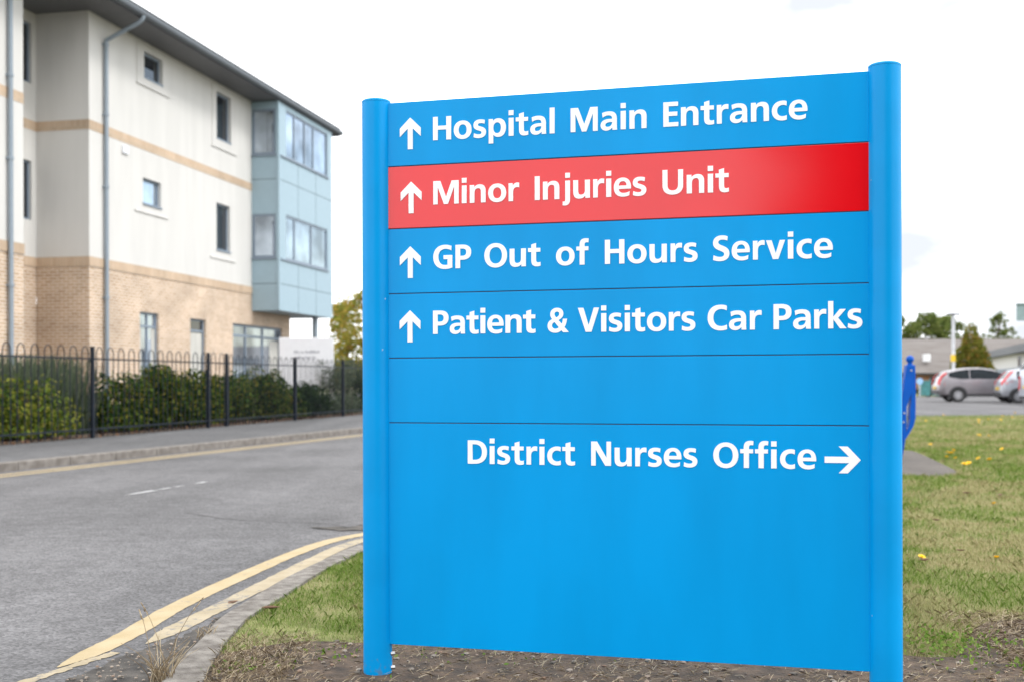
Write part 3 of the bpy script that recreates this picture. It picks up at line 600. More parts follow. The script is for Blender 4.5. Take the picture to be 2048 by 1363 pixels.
def course(z0, z1, pr):
    b = MB()
    b.box(XC-pr, XE+pr, WY-pr, WY+.05, z0, z1); b.box(X0, XL+pr, WY-pr, WY+.05, z0, z1)
    b.box(XC-pr, XC+.05, WY+.05, RY-pr, z0, z1); b.box(XL+pr, XC-pr, RY-pr, RY+.05, z0, z1)
    b.build('brick_band', M['soldier'], B)
course(BB, BT, 0.018); course(B0, B1, 0.008)
# raised render surrounds and sills
def surround(a, c, d, e, h, pr=0.02):
    b = MB(); b.box(a, h[0]-.003, WY-pr, WY, d, e); b.box(h[1]+.003, c, WY-pr, WY, d, e); b.box(h[0]-.003, h[1]+.003, WY-pr, WY, d, h[2]-.003); b.box(h[0]-.003, h[1]+.003, WY-pr, WY, h[3]+.003, e); b.build('window_surround', M['render'], B)
surround(25.755, 27.31, 8.46, 9.46, H['W1t']); surround(29.78, 31.32, 7.71, 9.48, H['W2t'])
for q in ((25.64, 27.27, WY-.03, WY, 5.25, 5.30), (29.655, 31.25, WY-.03, WY, 4.52, 4.57), (25.72, 27.36, WY-.035, WY-.0201, 8.44, 8.47), (29.74, 31.36, WY-.035, WY-.0201, 7.69, 7.72)):
    MB().box(*q).build('render_ledge', M['render'], B, bevel=0.006)

def window(a, c, d, e, y, name='window', mull=(), trans=None, gl='winglass', fw=0.055, curtain=None, lab=None):
    """frame ring at depth y, pane behind; sub-parts: pane, curtain"""
    b = MB(); f0, f1 = y, y + 0.05
    b.box(a, a+fw, f0, f1, d, e); b.box(c-fw, c, f0, f1, d, e); b.box(a+fw, c-fw, f0, f1, d, d+fw); b.box(a+fw, c-fw, f0, f1, e-fw, e)
    for m_ in mull: b.box(m_-fw*.45, m_+fw*.45, f0+.002, f1-.002, d+fw, e-fw)
    if trans: b.box(a+fw, c-fw, f0-.002, f1+.002, trans-fw*.5, trans+fw*.5)
    w_ = b.build(name, M['winframe'], B)
    b = MB(); b.box(a+fw*.5, c-fw*.5, y+.03, y+.036, d+fw*.5, e-fw*.5); b.build('pane', M[gl], w_)
    if curtain:
        for q0, q1 in curtain: MB().box(q0, q1, y+.024, y+.029, d+fw, (trans or e) - fw).build('curtain', M['curtain'], w_)
    return w_
for k, h in H.items(): window(*h, WY+.08, gl='bayglass' if k == 'W1m' else 'winglass')
for h in RW: window(*h, RY+.06)
window(*GH['G1'], WY+.07, mull=(26.36,), trans=2.42, gl='bayglass', curtain=[(25.96, 26.1), (26.58, 26.76)])
window(*GH['G2'], WY+.07, trans=2.42, curtain=[(28.58, 29.32)])
window(*GH['G3'], WY+.07, mull=(32.12, 33.36), trans=2.40, fw=0.075, gl='bayglass', curtain=[(33.9, 34.55)])
for h in list(H.values()): MB().box(h[0]-.02, h[1]+.02, WY-.03, WY+.078, h[2]-.03, h[2]+.012).build('sill', M['winframe'], B)
b = MB(); b.box(25.06, 25.31, WY-.05, WY, 6.56, 6.75); b.build('vent_box', M['board_white'], B, bevel=0.01)
# corner bay: side (facing the camera), front, underside; wraps the far corner
x0, x1, z0, z1 = 32.41, 36.90, 3.18, SOF - 0.02
FT = (32.96, 36.49, 7.93, 9.40); FM = (32.94, 36.46, 4.775, 6.16)
b = MB(); wall_mesh(b, x0, x1, z0, z1, BY, [FT, FM], 0.06)
ST = (14.10, 14.86, 7.93, 9.32); SM = (14.10, 14.86, 4.79, 6.12)
# side face (facing -x) with two openings
ys = [BY, ST[0], ST[1], WY]; zs = [z0, SM[2], SM[3], ST[2], ST[3], z1]
for i in range(3):
    for j in range(5):
        if i == 1 and j in (1, 3): continue
        b.quad((x0, ys[i+1], zs[j]), (x0, ys[i], zs[j]), (x0, ys[i], zs[j+1]), (x0, ys[i+1], zs[j+1]))
b.quad((x0, BY, z0), (x0, WY, z0), (x1, WY, z0), (x1, BY, z0)); b.quad((XE, WY, z0), (XE, WY+4, z0), (x1, WY+4, z0), (x1, WY, z0))
b.quad((x1, BY, z0), (x1, WY+4, z0), (x1, WY+4, z1), (x1, BY, z1)); b.quad((x1, WY+4, z0), (XE, WY+4, z0), (XE, WY+4, z1), (x1, WY+4, z1))
bay = b.build('bay', M['bay'], B, fix=False)
b = MB()
for z in (4.0, 7.18, 6.9):
    if z == 6.9: continue
    b.box(x0-.003, x1+.003, BY-.003, BY-.0005, z-.012, z+.012); b.box(x0-.003, x0-.0005, BY, WY, z-.012, z+.012)
b.box(33.9, 33.92, BY-.003, BY-.0005, z0, FM[2]); b.box(35.4, 35.42, BY-.003, BY-.0005, z0, FM[2]); b.box(33.9, 33.92, BY-.0031, BY-.0005, FM[3], FT[2]); b.box(35.4, 35.42, BY-.0031, BY-.0005, FM[3], FT[2])
b.build('panel_joint', M['bayseam'], bay)
b = MB(); b.box(x0-.04, x0+.06, BY-.02, BY+.06, z0-.0, z1); b.build('corner_trim', M['bay'], bay)
window(*FT, BY+.02, name='bay_window', mull=(33.68, 34.53, 35.27), gl='bayglass', fw=0.06)
window(*FM, BY+.02, name='bay_window', mull=(33.68, 35.07), gl='bayglass', fw=0.07)
for q in (ST, SM):
    b = MB(); fw = 0.07; xa, xb = x0 + .01, x0 + .06
    b.box(xa, xb, q[0], q[0]+fw, q[2], q[3]); b.box(xa, xb, q[1]-fw, q[1], q[2], q[3]); b.box(xa, xb, q[0]+fw, q[1]-fw, q[2], q[2]+fw); b.box(xa, xb, q[0]+fw, q[1]-fw, q[3]-fw, q[3])
    b.box(x0-.05, x0+.01, q[0]-.04, q[1]+.02, q[2]-.05, q[2])
    w_ = b.build('bay_window', M['winframe'], B)
    b = MB(); b.box(x0+.03, x0+.036, q[0]+.03, q[1]-.03, q[2]+.03, q[3]-.03); b.build('pane', M['bayglass'], w_)
b = MB(); b.box(x0+.1, FT[1]+.05, BY-.045, BY-.004, FT[2]-.05, FT[2]-.005); b.build('sill', M['winframe'], B); b = MB(); b.box(x0+.1, FM[1]+.05, BY-.045, BY-.004, FM[2]-.05, FM[2]-.005); b.build('sill', M['winframe'], B)
b = MB(); b.lathe([(0.10, GZ-.2), (0.10, z0)], 36.1, 14.3, 20); b.build('column', M['pipe'], B, smooth=True)
# eaves: soffit, fascia, gutter, roof
EY = 13.93; EX = 37.55
b = MB(); b.box(X0-.6, EX, EY+.06, WY+9.9, SOF, SOF+.05); b.build('soffit', M['soffit'], B)
b = MB(); b.box(X0-.6, EX+.02, EY+.03, EY+.058, SOF-.03, SOF+.22); b.box(EX+.002, EX+.03, EY+.06, WY+9.9, SOF-.03, SOF+.22); b.build('fascia', M['rooftile'], B)
b = MB(); pr = [(EY+.028, SOF+.14), (EY-.09, SOF+.14), (EY-.10, SOF+.10), (EY-.085, SOF+.035), (EY-.04, SOF+.0), (EY+.028, SOF+.0)]
b.prism(pr, 'x', X0-.6, EX+.06); b.build('gutter', M['gutter'], B)
b = MB(); rz = SOF + .225; e_ = EY - .03
b.add([(X0-.6, e_, rz), (EX+.07, e_, rz), (EX+.07, WY+9.95, rz), (X0-.6, WY+9.95, rz), (X0+4, 19.3, rz+1.7), (EX-5.3, 19.3, rz+1.7)], [(0,1,5,4), (1,2,5), (2,3,4,5), (3,0,4), (3,2,1,0)])
b.build('roof', M['rooftile'], B)
# downpipes
def downpipe(x, swan=True):
    b = MB(); r = 0.05; y = WY - .075
    pts = [(x, y, GZ), (x, y, 9.02)]
    b.tube(pts, r, 12); b.tube([(x, y, 8.99), (x, y, 9.05), (x+.08, EY+.05, SOF-.12), (x+.08, EY-.03, SOF-.04), (x+.08, EY-.03, SOF+.02)], r, 12)
    p = b.build('downpipe', M['pipe'], B, smooth=True)
    b = MB()
    for z in (1.2, 3.0, 5.6, 7.3, 8.95): b.lathe([(r+.006, z-.035), (r+.014, z-.03), (r+.014, z+.03), (r+.006, z+.035)], x, y, 14); b.box(x-.06, x+.06, y+.03, WY, z-.02, z+.02)
    b.build('pipe_bracket', M['pipe'], p)
downpipe(24.27); downpipe(20.72)

# planting bed between fence and building
def bl(x, y, z=0.0):
    c_, s_ = math.cos(BR), math.sin(BR); return (x*c_ - y*s_, x*s_ + y*c_, z)
sheet('planting_bed', [bl(6, 10.62)[:2], bl(40, 10.62)[:2], bl(40, WY)[:2], bl(6, WY)[:2]], 0.106, M['soil'])

# ------------------------------------------------------------------ bow top fence
F = thing('bow_top_fence', 'black bow top railing fence along the far pavement in front of the bushes', 'fence', (0, 0, 0), BR)
FY = 10.55; posts = [8.7, 12.78, 16.86, 20.94, 21.75, 25.35, 28.6, 32.7]
for x in posts:
    b = MB(); b.box(x-.027, x+.027, FY-.027, FY+.027, 0.05, 1.592); b.box(x-.030, x+.030, FY-.030, FY+.030, 1.5921, 1.60); b.build('post', M['fence'], F)
for i in range(len(posts)-1):
    a, c = posts[i] + .04, posts[i+1] - .04
    b = MB(); b.box(a, c, FY-.012, FY+.012, 1.385, 1.41); b.box(a, c, FY-.012, FY+.012, 0.235, 0.26)
    nl = max(1, round((c-a)/.33)); st = (c-a)/nl
    for k in range(nl):
        cx = a + st*(k+.5); r_ = st*.27
        pts = [(cx-r_, FY, .12), (cx-r_, FY, 1.48)] + [(cx - r_*math.cos(t), FY, 1.48 + r_*1.25*math.sin(t)) for t in np.linspace(0.3, math.pi-.3, 7)] + [(cx+r_, FY, 1.48), (cx+r_, FY, .12)]
        b.tube(pts, 0.0085, 6)
    b.build('railing_panel', M['fence'], F)

# ------------------------------------------------------------------ plants
def leaves(n, center_fn, size, flat=0.5):
    """n leaf quads: centres from center_fn(n) -> (n,3)"""
    c = center_fn(n); d = rng.normal(size=(n, 3)); d /= np.linalg.norm(d, axis=1)[:, None]
    e = rng.normal(size=(n, 3)); e -= d * (e*d).sum(1)[:, None]; e /= np.linalg.norm(e, axis=1)[:, None]
    s = size * rng.uniform(0.6, 1.35, (n, 1)); a = d * s; b_ = e * s * flat
    return np.stack([c - a, c + b_, c + a, c - b_], 1)
LM = {
 'hedge': leafmat('hedge leaves', [(0.007, 0.018, 0.004), (0.018, 0.044, 0.008), (0.04, 0.08, 0.013), (0.085, 0.12, 0.018), (0.20, 0.16, 0.03)]),
 'yellow': leafmat('yellow green leaves', [(0.03, 0.06, 0.012), (0.09, 0.14, 0.02), (0.17, 0.20, 0.03), (0.25, 0.22, 0.04)]),
 'dark': leafmat('dark leaves', [(0.007, 0.018, 0.006), (0.016, 0.036, 0.010), (0.042, 0.07, 0.018)]),
 'greygreen': leafmat('grey green leaves', [(0.06, 0.085, 0.05), (0.09, 0.115, 0.07), (0.13, 0.15, 0.1)]),
 'autumn': leafmat('autumn leaves', [(0.13, 0.17, 0.03), (0.24, 0.26, 0.05), (0.40, 0.34, 0.06), (0.38, 0.25, 0.06), (0.18, 0.22, 0.05)], trans=0.55),
 'tree': leafmat('tree leaves', [(0.09, 0.13, 0.035), (0.13, 0.17, 0.045), (0.19, 0.21, 0.065)], trans=0.5),
 'olive': leafmat('olive leaves', [(0.11, 0.145, 0.025), (0.16, 0.18, 0.03), (0.22, 0.21, 0.04), (0.34, 0.19, 0.045)], trans=0.5),
 'straw': leafmat('dry straw', [(0.12, 0.085, 0.05), (0.22, 0.165, 0.10), (0.34, 0.27, 0.175), (0.46, 0.39, 0.28)], trans=0.1),
 'green': leafmat('green grass blades', [(0.085, 0.16, 0.022), (0.12, 0.21, 0.032), (0.18, 0.27, 0.05), (0.26, 0.30, 0.09)], trans=0.3),
 'dry': leafmat('dry grass blades', [(0.20, 0.215, 0.075), (0.29, 0.275, 0.12), (0.38, 0.335, 0.17), (0.46, 0.40, 0.23)], trans=0.25),
 'pebble': leafmat('pebbles', [(0.10, 0.085, 0.07), (0.22, 0.19, 0.16), (0.34, 0.29, 0.24), (0.20, 0.12, 0.08)], trans=0.0),
}
def clump_pts(x0, x1, y0, y1, z0, z1, lumps, seed):
    r = np.random.default_rng(seed)
    nl = lumps; cx = r.uniform(x0, x1, nl); cy = r.uniform(y0, y1, nl); rad = r.uniform(.26, .42, nl)
    cz = z0 + r.uniform(.15, 1.0, nl) * (z1 - z0) - rad*.7; cz = np.maximum(cz, z0 + .15)
    def fn(n):
        k = r.integers(0, nl, n); d = r.normal(size=(n, 3)); d /= np.linalg.norm(d, axis=1)[:, None]
        q = rad[k] * r.uniform(.55, 1.1, n)
        p = np.stack([cx[k], cy[k], cz[k]], 1) + d * q[:, None] * np.array([1, .9, 1])
        p[:, 2] = np.maximum(p[:, 2], z0 + .02 + r.uniform(0, .1, n)); return p
    return fn
def shrub(name, label, x0, x1, y0, y1, h, kind, seed, n=3800, size=.042, group='bushes behind the railing fence'):
    cx, cy = (x0+x1)/2, (y0+y1)/2
    o = thing(name, label, 'bush', bl(cx, cy, 0.106), BR, group)
    np_mesh('foliage', leaves(n, clump_pts(x0-cx, x1-cx, y0-cy, y1-cy, 0.03, h, 26, seed), size, .55), 4, LM[kind], o)
    b = MB(); r = random.Random(seed)
    for k in range(7):
        a = r.uniform(x0-cx, x1-cx)*.8; c = r.uniform(y0-cy, y1-cy)*.6
        b.tube([(a*.7, c*.7, -.03), (a*.9, c*.9, h*.4), (a*1.15, c*1.2, h*.85)], [.014, .01, .004], 5)
    b.build('stem', M['bark'], o)
    return o
shrub('bush', 'dark green bush at the photo left edge behind the railings', 13.2, 15.4, 11.1, 12.0, 1.08, 'hedge', 1)
shrub('bush', 'yellow green bush beside the upright silvery shrub behind the railings', 15.5, 16.9, 10.95, 11.6, .98, 'yellow', 2, 3200)
hx = [18.3, 20.0, 21.75, 23.5, 25.1]
hl = ['dark bush right of the upright silvery shrub, in front of the downpipe', 'mottled hedge bush in front of the narrow curtained window', 'hedge bush below the second ground floor window', 'broad hedge bush below the wide window', 'hedge bush with yellowing leaves just left of the white notice board']
for i, (x, l_) in enumerate(zip(hx, hl)):
    shrub('hedge_bush', l_, x, x+1.75, 11.0, 11.9, (1.24, 1.22, 1.16, 1.20, 1.10)[i], 'hedge', 10+i, 7500)
shrub('bush', 'dense dark bush rising in front of the white notice board', 27.2, 29.2, 10.95, 11.7, .92, 'dark', 20, 4600)
shrub('bush', 'grey green feathery bush right of the white notice board', 31.2, 33.2, 11.4, 12.3, 1.55, 'greygreen', 21, 4200)
shrub('bush', 'low blue green mound at the foot of the railings by the white notice board leg', 29.3, 30.6, 10.85, 11.2, .55, 'greygreen', 22, 1500)
shrub('bush', 'dark low bush at the fence end beside the blue sign post', 32.4, 35.5, 11.0, 11.9, 1.2, 'dark', 23, 3800)
# upright strap-leaved shrub
o = thing('upright_shrub', 'upright silvery green shrub of thin stems before the brick recess wall', 'bush', bl(17.3, 11.9, 0.106), BR, 'bushes behind the railing fence')
n = 2600; bx = rng.uniform(-1.05, 1.05, n); by = rng.uniform(-.45, .45, n); hh = rng.uniform(.7, 1.4, n); lx = rng.normal(0, .16, n); ly = rng.normal(0, .16, n); wd = rng.uniform(.008, .017, n)
base = np.stack([bx, by, np.full(n, -.02)], 1); top = np.stack([bx+lx, by+ly, hh], 1); a_ = rng.uniform(0, math.pi, n); s_ = np.stack([np.cos(a_)*wd, np.sin(a_)*wd, np.zeros(n)], 1)
np_mesh('foliage', np.stack([base - s_, base + s_, top + s_*.3, top - s_*.3], 1), 4, LM['greygreen'], o)

def tree(name, label, loc, h, cw, kind, seed, n=4500, size=.22, bare=0.28, shape='round', group=None, blobs=26):
    o = thing(name, label, 'tree', loc, 0, group); r = np.random.default_rng(seed); rr = random.Random(seed)
    zb = h*bare
    if shape == 'cone':
        t = np.linspace(0, 1, blobs)**1.2; cz = zb + t*(h-zb)*.93; mr_ = ((1-t)*.40 + .03)*cw
    else:
        t = r.uniform(0, 1, blobs); cz = zb + (h-zb)*(.12+.76*t); mr_ = cw*.42*np.sqrt(np.clip(1-(2*t-0.85)**2*.75, .05, 1))
    an = r.uniform(0, 2*math.pi, blobs); ra = mr_*r.uniform(.35, 1, blobs); cx = np.cos(an)*ra; cy = np.sin(an)*ra
    rad = r.uniform(.6, 1.15, blobs)*(cw*(.20 if blobs < 50 else .11) if shape != 'cone' else cw*(.10+.10*(1-(cz-zb)/(h-zb))))
    def fn(m):
        k = r.integers(0, blobs, m); d = r.normal(size=(m, 3)); d /= np.linalg.norm(d, axis=1)[:, None]
        return np.stack([cx[k], cy[k], cz[k]], 1) + d*(rad[k]*r.uniform(.35, 1.1, m))[:, None]*np.array([1.1, 1.1, .8])
    def cone(m):
        t = 1 - np.sqrt(r.uniform(0, 1, m)); a = r.uniform(0, 2*math.pi, m); lump = .75 + .5*vnoise(a*2.2, t*9, 1.0, seed)
        q = (cw*.5*(1-t)**.8 + .12)*lump*r.uniform(.45, 1, m)**.6
        return np.stack([np.cos(a)*q, np.sin(a)*q, zb + t*(h-zb) + r.normal(0, .08, m)], 1)
    np_mesh('crown', leaves(n, cone if shape == 'cone' else fn, size, .6), 4, LM[kind], o)
    b = MB(); tr = max(.06, h*.018)
    b.tube([(0, 0, -.2), (tr*.4, 0, h*.3), (-tr*.5, tr*.3, h*.6), (0, 0, h*.85)], [tr*1.3, tr, tr*.6, tr*.15], 8)
    for k in range(min(14, blobs)):
        z_ = min(cz[k]*.75, h*.7); b.tube([(0, 0, z_*.8), (cx[k]*.5, cy[k]*.5, (z_*.8+cz[k])/2), (cx[k], cy[k], cz[k])], [tr*.42, tr*.25, tr*.08], 5)
    b.build('trunk', M['bark'], o)
    return o
tree('autumn_tree', 'yellowing autumn tree behind the white notice board, partly behind the blue sign post', (-6.6, 52, 0), 5.6, 5.0, 'autumn', 31, 4600, .10, .05, blobs=80)
tree('autumn_tree', 'tall thin topped yellow tree beyond the corner bay column', (-8.4, 58, 0), 5.6, 3.6, 'autumn', 32, 2200, .10, .04, blobs=60)
tree('autumn_tree', 'golden brown tree directly beside the left sign post', (-4.8, 50, 0), 5.1, 4.0, 'autumn', 33, 2600, .10, .04, blobs=64)

# ------------------------------------------------------------------ white notice board
NB = thing('notice_board', 'white notice board with faint grey lettering standing behind the railings', 'sign', (-6.05, 33.5, 0.1), R(1.5))
b = MB(); b.box(-.80, .80, -.03, .03, .74, 2.21); b.build('board', M['board_white'], NB, bevel=0.015)
for x in (-.74, .74):
    b = MB(); b.box(x-.06, x+.06, .031, .11, -.1, 2.1) if x < 0 else b.box(x-.06, x+.075, -.029, .09, -.1, .739); b.build('leg', M['board_white'], NB)
b = MB(); rr = random.Random(3)
for z, xa, xb in ((1.76, -.36, .38), (1.60, -.30, .28)):
    x = xa
    while x < xb:
        l_ = rr.uniform(.03, .07); b.box(x, min(xb, x+l_), -.032, -.0301, z, z+rr.choice((.05, .06, .08))); x += l_ + rr.choice((.012, .012, .04))
b.build('lettering', M['grey_text'], NB)

# ------------------------------------------------------------------ blue decorative sign behind the big one
DS = thing('finial_post_sign', 'royal blue curved welcome sign with ball finials half hidden behind the large sign', 'sign', (4.15, 14.0, LZ), 0)
def px(x, y): return ((x-1024)*.006151 - 4.15, 1 - (y-761)*.006151 - LZ)
for sgn in (1, -1):
    leg = [px(1811, 729), px(1828, 729), px(1827, 770), px(1817, 796), px(1811, 812), px(1810, 862), px(1806, 893), px(1798, 930), px(1780, 935), px(1793, 880), px(1801, 800)]
    strap = [px(1828, 729.5), px(1829, 760), px(1828.5, 835), px(1824, 852), px(1813, 870), px(1808, 878), px(1809, 866), px(1814, 854), px(1817, 840), px(1818, 820), px(1820, 795)]
    f = lambda P: [(p[0] if sgn > 0 else -1.35 - p[0], p[1]) for p in P]
    b = MB(); b.prism(f(leg), 'y', -.05, .05); b.build('upright', M['royal'], DS, bevel=.008)
    b = MB(); b.prism(f(strap), 'y', -.046, .046); b.build('curved_strap', M['royal'], DS)
    cx, cz = px(1820, 718); cx = cx if sgn > 0 else -1.35 - cx
    b = MB(); b.lathe([(.03, px(0, 729)[1]), (.03, cz-.035)] + [(max(.002, .048*math.cos(t)), cz+.048*math.sin(t)) for t in np.linspace(-.85, 1.55, 10)], cx, 0, 20); b.build('finial', M['royal'], DS, smooth=True)
    for (x, y) in ((1819.5, 740), (1805, 825), (1803.5, 843)):
        q = px(x, y); q = (q[0] if sgn > 0 else -1.35 - q[0], q[1]); MB().tube([(q[0], -.05, q[1]), (q[0], -.062, q[1])], .011, 8).build('bolt', M['zinc'], DS)
for y0, y1 in ((736, 743), (745, 754), (757, 768)):
    za, zb = px(0, y1)[1], px(0, y0)[1]; MB().box(-1.98, .63, .0, .02, za, zb).build('name_panel', M['board_white'], DS)
b = MB(); b.box(-1.90, .55, .022, .04, px(0, 860)[1], px(0, 733)[1]); b.build('back_panel', M['royal'], DS)

# ------------------------------------------------------------------ vehicles (x forward from the rear bumper, y across)
carp = dict(glass=mat('car glass', (0.015, 0.02, 0.024), 0.04, var=0.2, spec=0.12),
            red=mat('tail lamp red', (0.6, 0.004, 0.006), 0.4, var=0.1, scale=20, spec=0.2), tyre=M['black'], rim=mat('alloy rim', (0.5, 0.5, 0.52), 0.35, 0.7),
            trim=mat('dark trim', (0.03, 0.03, 0.033), 0.6), plate=mat('yellow plate', (0.7, 0.45, 0.03), 0.5), chrome=mat('chrome', (0.6, 0.6, 0.6), 0.2, 0.9), lamp=mat('clear lamp', (0.6, 0.62, 0.65), 0.15))
def car(name, label, loc, rotz, col, st, W, belt, axles, wr, side_x, rear_x, wind_x, lamp_poly, metal=.6):
    o = thing(name, label, 'car', loc, rotz)
    paint = mat(name + ' paint', col, 0.3, metal, var=0.04, coat=0.25, spec=0.4)
    zi = lambda x, k: float(np.interp(x, [s[0] for s in st], [s[k] for s in st]))
    xs = sorted({*[s[0] for s in st], *side_x, *rear_x, *wind_x, *np.linspace(st[0][0], st[-1][0], 26)})
    rings = []
    for x in xs:
        zb, zt, w_ = zi(x, 1), zi(x, 2), zi(x, 3)*W/2; be = min(belt + max(0, .9-x)*.2, zt-.10); sh = max(zt-.07, be+.01)
        wr_ = w_*.985 - max(0, sh-be)*.30
        half = [(0, zb), (w_*.9, zb), (w_*.985, zb+.08), (w_, zb+(be-zb)*.45), (w_*.995, be-.10), (w_*.985, be), (wr_, sh), (wr_*.86, zt-.012), (wr_*.45, zt), (0, zt+.005)]
        rings.append([(x, -y, z) for y, z in half] + [(x, y, z) for y, z in half[::-1][1:-1]])
    nr = len(rings[0]); V = [v for r in rings for v in r]
    grp = {'body': [], 'side_window': [], 'rear_window': [], 'windscreen': []}
    pill = [side_x[0]] + list(side_x[1:-1]) + [side_x[-1]]
    for i in range(len(rings)-1):
        xa, xb = xs[i], xs[i+1]; xm = (xa+xb)/2
        for k in range(nr):
            fce = (i*nr+k, i*nr+(k+1) % nr, (i+1)*nr+(k+1) % nr, (i+1)*nr+k); g = 'body'
            kk = k if k < 9 else nr-1-k
            if kk == 5 and side_x[0] < xm < side_x[-1] and not any(abs(xm-p) < .02 for p in side_x[1:-1]): g = 'side_window'
            if kk in (6, 7, 8) and rear_x[0] < xm < rear_x[1]: g = 'rear_window'
            if kk in (6, 7, 8) and wind_x[0] < xm < wind_x[1]: g = 'windscreen'
            grp[g].append(fce)
    for g in ('side_window',):
        L1 = [f_ for f_ in grp[g] if V[f_[0]][1] < 0]; L2 = [f_ for f_ in grp[g] if V[f_[0]][1] >= 0]
        grp[g] = L1; grp[g + ' '] = L2
    grp['body'] += [tuple(range(nr)), tuple((len(rings)-1)*nr+k for k in range(nr))[::-1]]
    for g, fs in grp.items():
        if not fs: continue
        used = sorted({i for f_ in fs for i in f_}); mp_ = {u: j for j, u in enumerate(used)}
        b = MB(); b.add([V[u] for u in used], [tuple(mp_[i] for i in f_) for f_ in fs]); b.build(g.strip(), paint if g == 'body' else carp['glass'], o, smooth=True)
    # chrome line under/over the side glass, sill cladding, arches, wheels
    for ax in axles:
        for sgn in (-1, 1):
            yo = sgn*W/2
            b = MB(); ring = [(ax + (wr+.085)*math.cos(t), max(.18, wr + (wr+.085)*math.sin(t))) for t in np.linspace(-.35, math.pi+.35, 22)]
            b.prism(ring, 'y', yo*.96, yo*1.008); b.build('wheel_arch', carp['trim'], o)
            b = MB(); prof = [(wr*.62, -.09), (wr*.94, -.10), (wr, -.06), (wr, .06), (wr*.94, .10), (wr*.62, .09)]
            n_ = 28; vv = []; ff = []
            for r_, y_ in prof:
                for k in range(n_): vv.append((ax + r_*math.cos(2*math.pi*k/n_), yo*.93 + y_, wr + r_*math.sin(2*math.pi*k/n_)))
            for i in range(len(prof)):
                j = (i+1) % len(prof)
                for k in range(n_): ff.append((i*n_+k, i*n_+(k+1) % n_, j*n_+(k+1) % n_, j*n_+k))
            b.add(vv, ff); tw = b.build('wheel', carp['tyre'], o, smooth=True)
            b = MB(); yf = yo*.93 + sgn*.085
            for k in range(9):
                a0 = 2*math.pi*k/9; pts = [(ax + r_*math.cos(a0+d_), wr + r_*math.sin(a0+d_)) for r_, d_ in ((wr*.14, -.5), (wr*.60, -.17), (wr*.60, .17), (wr*.14, .5))]
                b.prism(pts, 'y', yf-.015, yf+.015)
            circ = lambda r_: [(ax + r_*math.cos(t), wr + r_*math.sin(t)) for t in np.linspace(0, 2*math.pi, 24, endpoint=False)]
            b.prism(circ(wr*.16), 'y', yf-.02, yf+.02)
            for k in range(24):
                p0, p1, q0, q1 = circ(wr*.58)[k], circ(wr*.58)[(k+1) % 24], circ(wr*.66)[k], circ(wr*.66)[(k+1) % 24]
                b.quad((p0[0], yf, p0[1]), (p1[0], yf, p1[1]), (q1[0], yf, q1[1]), (q0[0], yf, q0[1]))
            b.build('rim', carp['rim'], tw)
    L_ = st[-1][0]
    b = MB()
    for sgn in (-1, 1): b.box(axles[0]+wr+.1, axles[1]-wr-.1, sgn*W/2-.02 if sgn > 0 else -W/2-.012, W/2+.012 if sgn > 0 else -W/2+.02, st[4][1]-.03, st[4][1]+.09)
    b.build('sill_trim', carp['trim'], o)
    b = MB(); b.box(-.03, .10, -W*.38, W*.38, st[0][1]-.02, st[0][1]+.12); b.build('bumper_trim', carp['trim'], o)
    for sgn in (-1, 1):
        b = MB(); vv = []
        for (x, z) in lamp_poly:
            w_ = zi(x, 3)*W/2; be = min(belt, zi(x, 2)-.1); y_ = w_*.99 if z < be else w_*.985 - (z-be)*.30
            vv += [(x-.012, sgn*(y_+.012), z), (x-.03, sgn*(y_-.20), z)]
        n_ = len(lamp_poly)
        b.add(vv, [(2*i, 2*((i+1) % n_), 2*((i+1) % n_)+1, 2*i+1) for i in range(n_)] + [tuple(2*i for i in range(n_))])
        b.build('tail_lamp', carp['red'], o)
    for x in (side_x[1]-.35, side_x[2]-.35):
        for sgn in (-1, 1): MB().box(x, x+.2, sgn*W/2*.99-.025, sgn*W/2*.99+.025, belt-.13, belt-.095).build('door_handle', carp['chrome'], o)
    zp = (st[0][1]+st[0][2])/2; b = MB(); b.box(-.045, .12, -.26, .26, zp+.02, zp+.13); b.build('number_plate', carp['plate'], o)
    for sgn in (-1, 1):
        MB().box(wind_x[1]-.25, wind_x[1]-.1, sgn*(W/2+.09)-.08, sgn*(W/2+.09)+.08, belt+.02, belt+.17).build('wing_mirror', paint, o, bevel=.02)
        MB().box(L_-.32, L_-.03, sgn*W*.36-.14, sgn*W*.36+.14, .68, .8).build('headlight', carp['lamp'], o, bevel=.02)
    return o
suv_st = [(0, .42, .78, .86), (.06, .38, 1.0, .93), (.14, .34, 1.18, .96), (.30, .31, 1.36, .985), (.45, .30, 1.45, .99), (.8, .28, 1.54, 1), (1.3, .27, 1.61, 1), (1.9, .27, 1.62, 1), (2.4, .27, 1.55, 1), (2.85, .27, 1.38, .99), (3.3, .27, 1.13, .98), (3.7, .29, 1.06, .97), (4.1, .33, .95, .93), (4.28, .38, .8, .86), (4.32, .42, .7, .8)]
car('parked_car', 'grey mauve estate style car parked broadside with alloy wheels', (20.15, 54.2, 0.0), R(-8), srgb(146, 141, 145), suv_st, 1.8, 1.08, (.84, 3.36), .33, (.42, 1.35, 2.2, 2.95), (.14, .40), (2.55, 3.3), [(.02, .80), (.03, 1.0), (.13, 1.2), (.29, 1.35), (.37, 1.38), (.27, 1.1), (.26, .78)])
hat_st = [(0, .36, .80, .86), (.05, .33, .96, .93), (.14, .3, 1.06, .96), (.32, .28, 1.28, .985), (.50, .26, 1.46, .99), (.9, .25, 1.52, 1), (1.3, .25, 1.54, 1), (1.9, .25, 1.53, 1), (2.3, .25, 1.42, .99), (2.7, .25, 1.18, .98), (3.0, .26, 1.0, .97), (3.5, .28, .9, .94), (3.8, .34, .75, .86), (3.84, .4, .65, .8)]
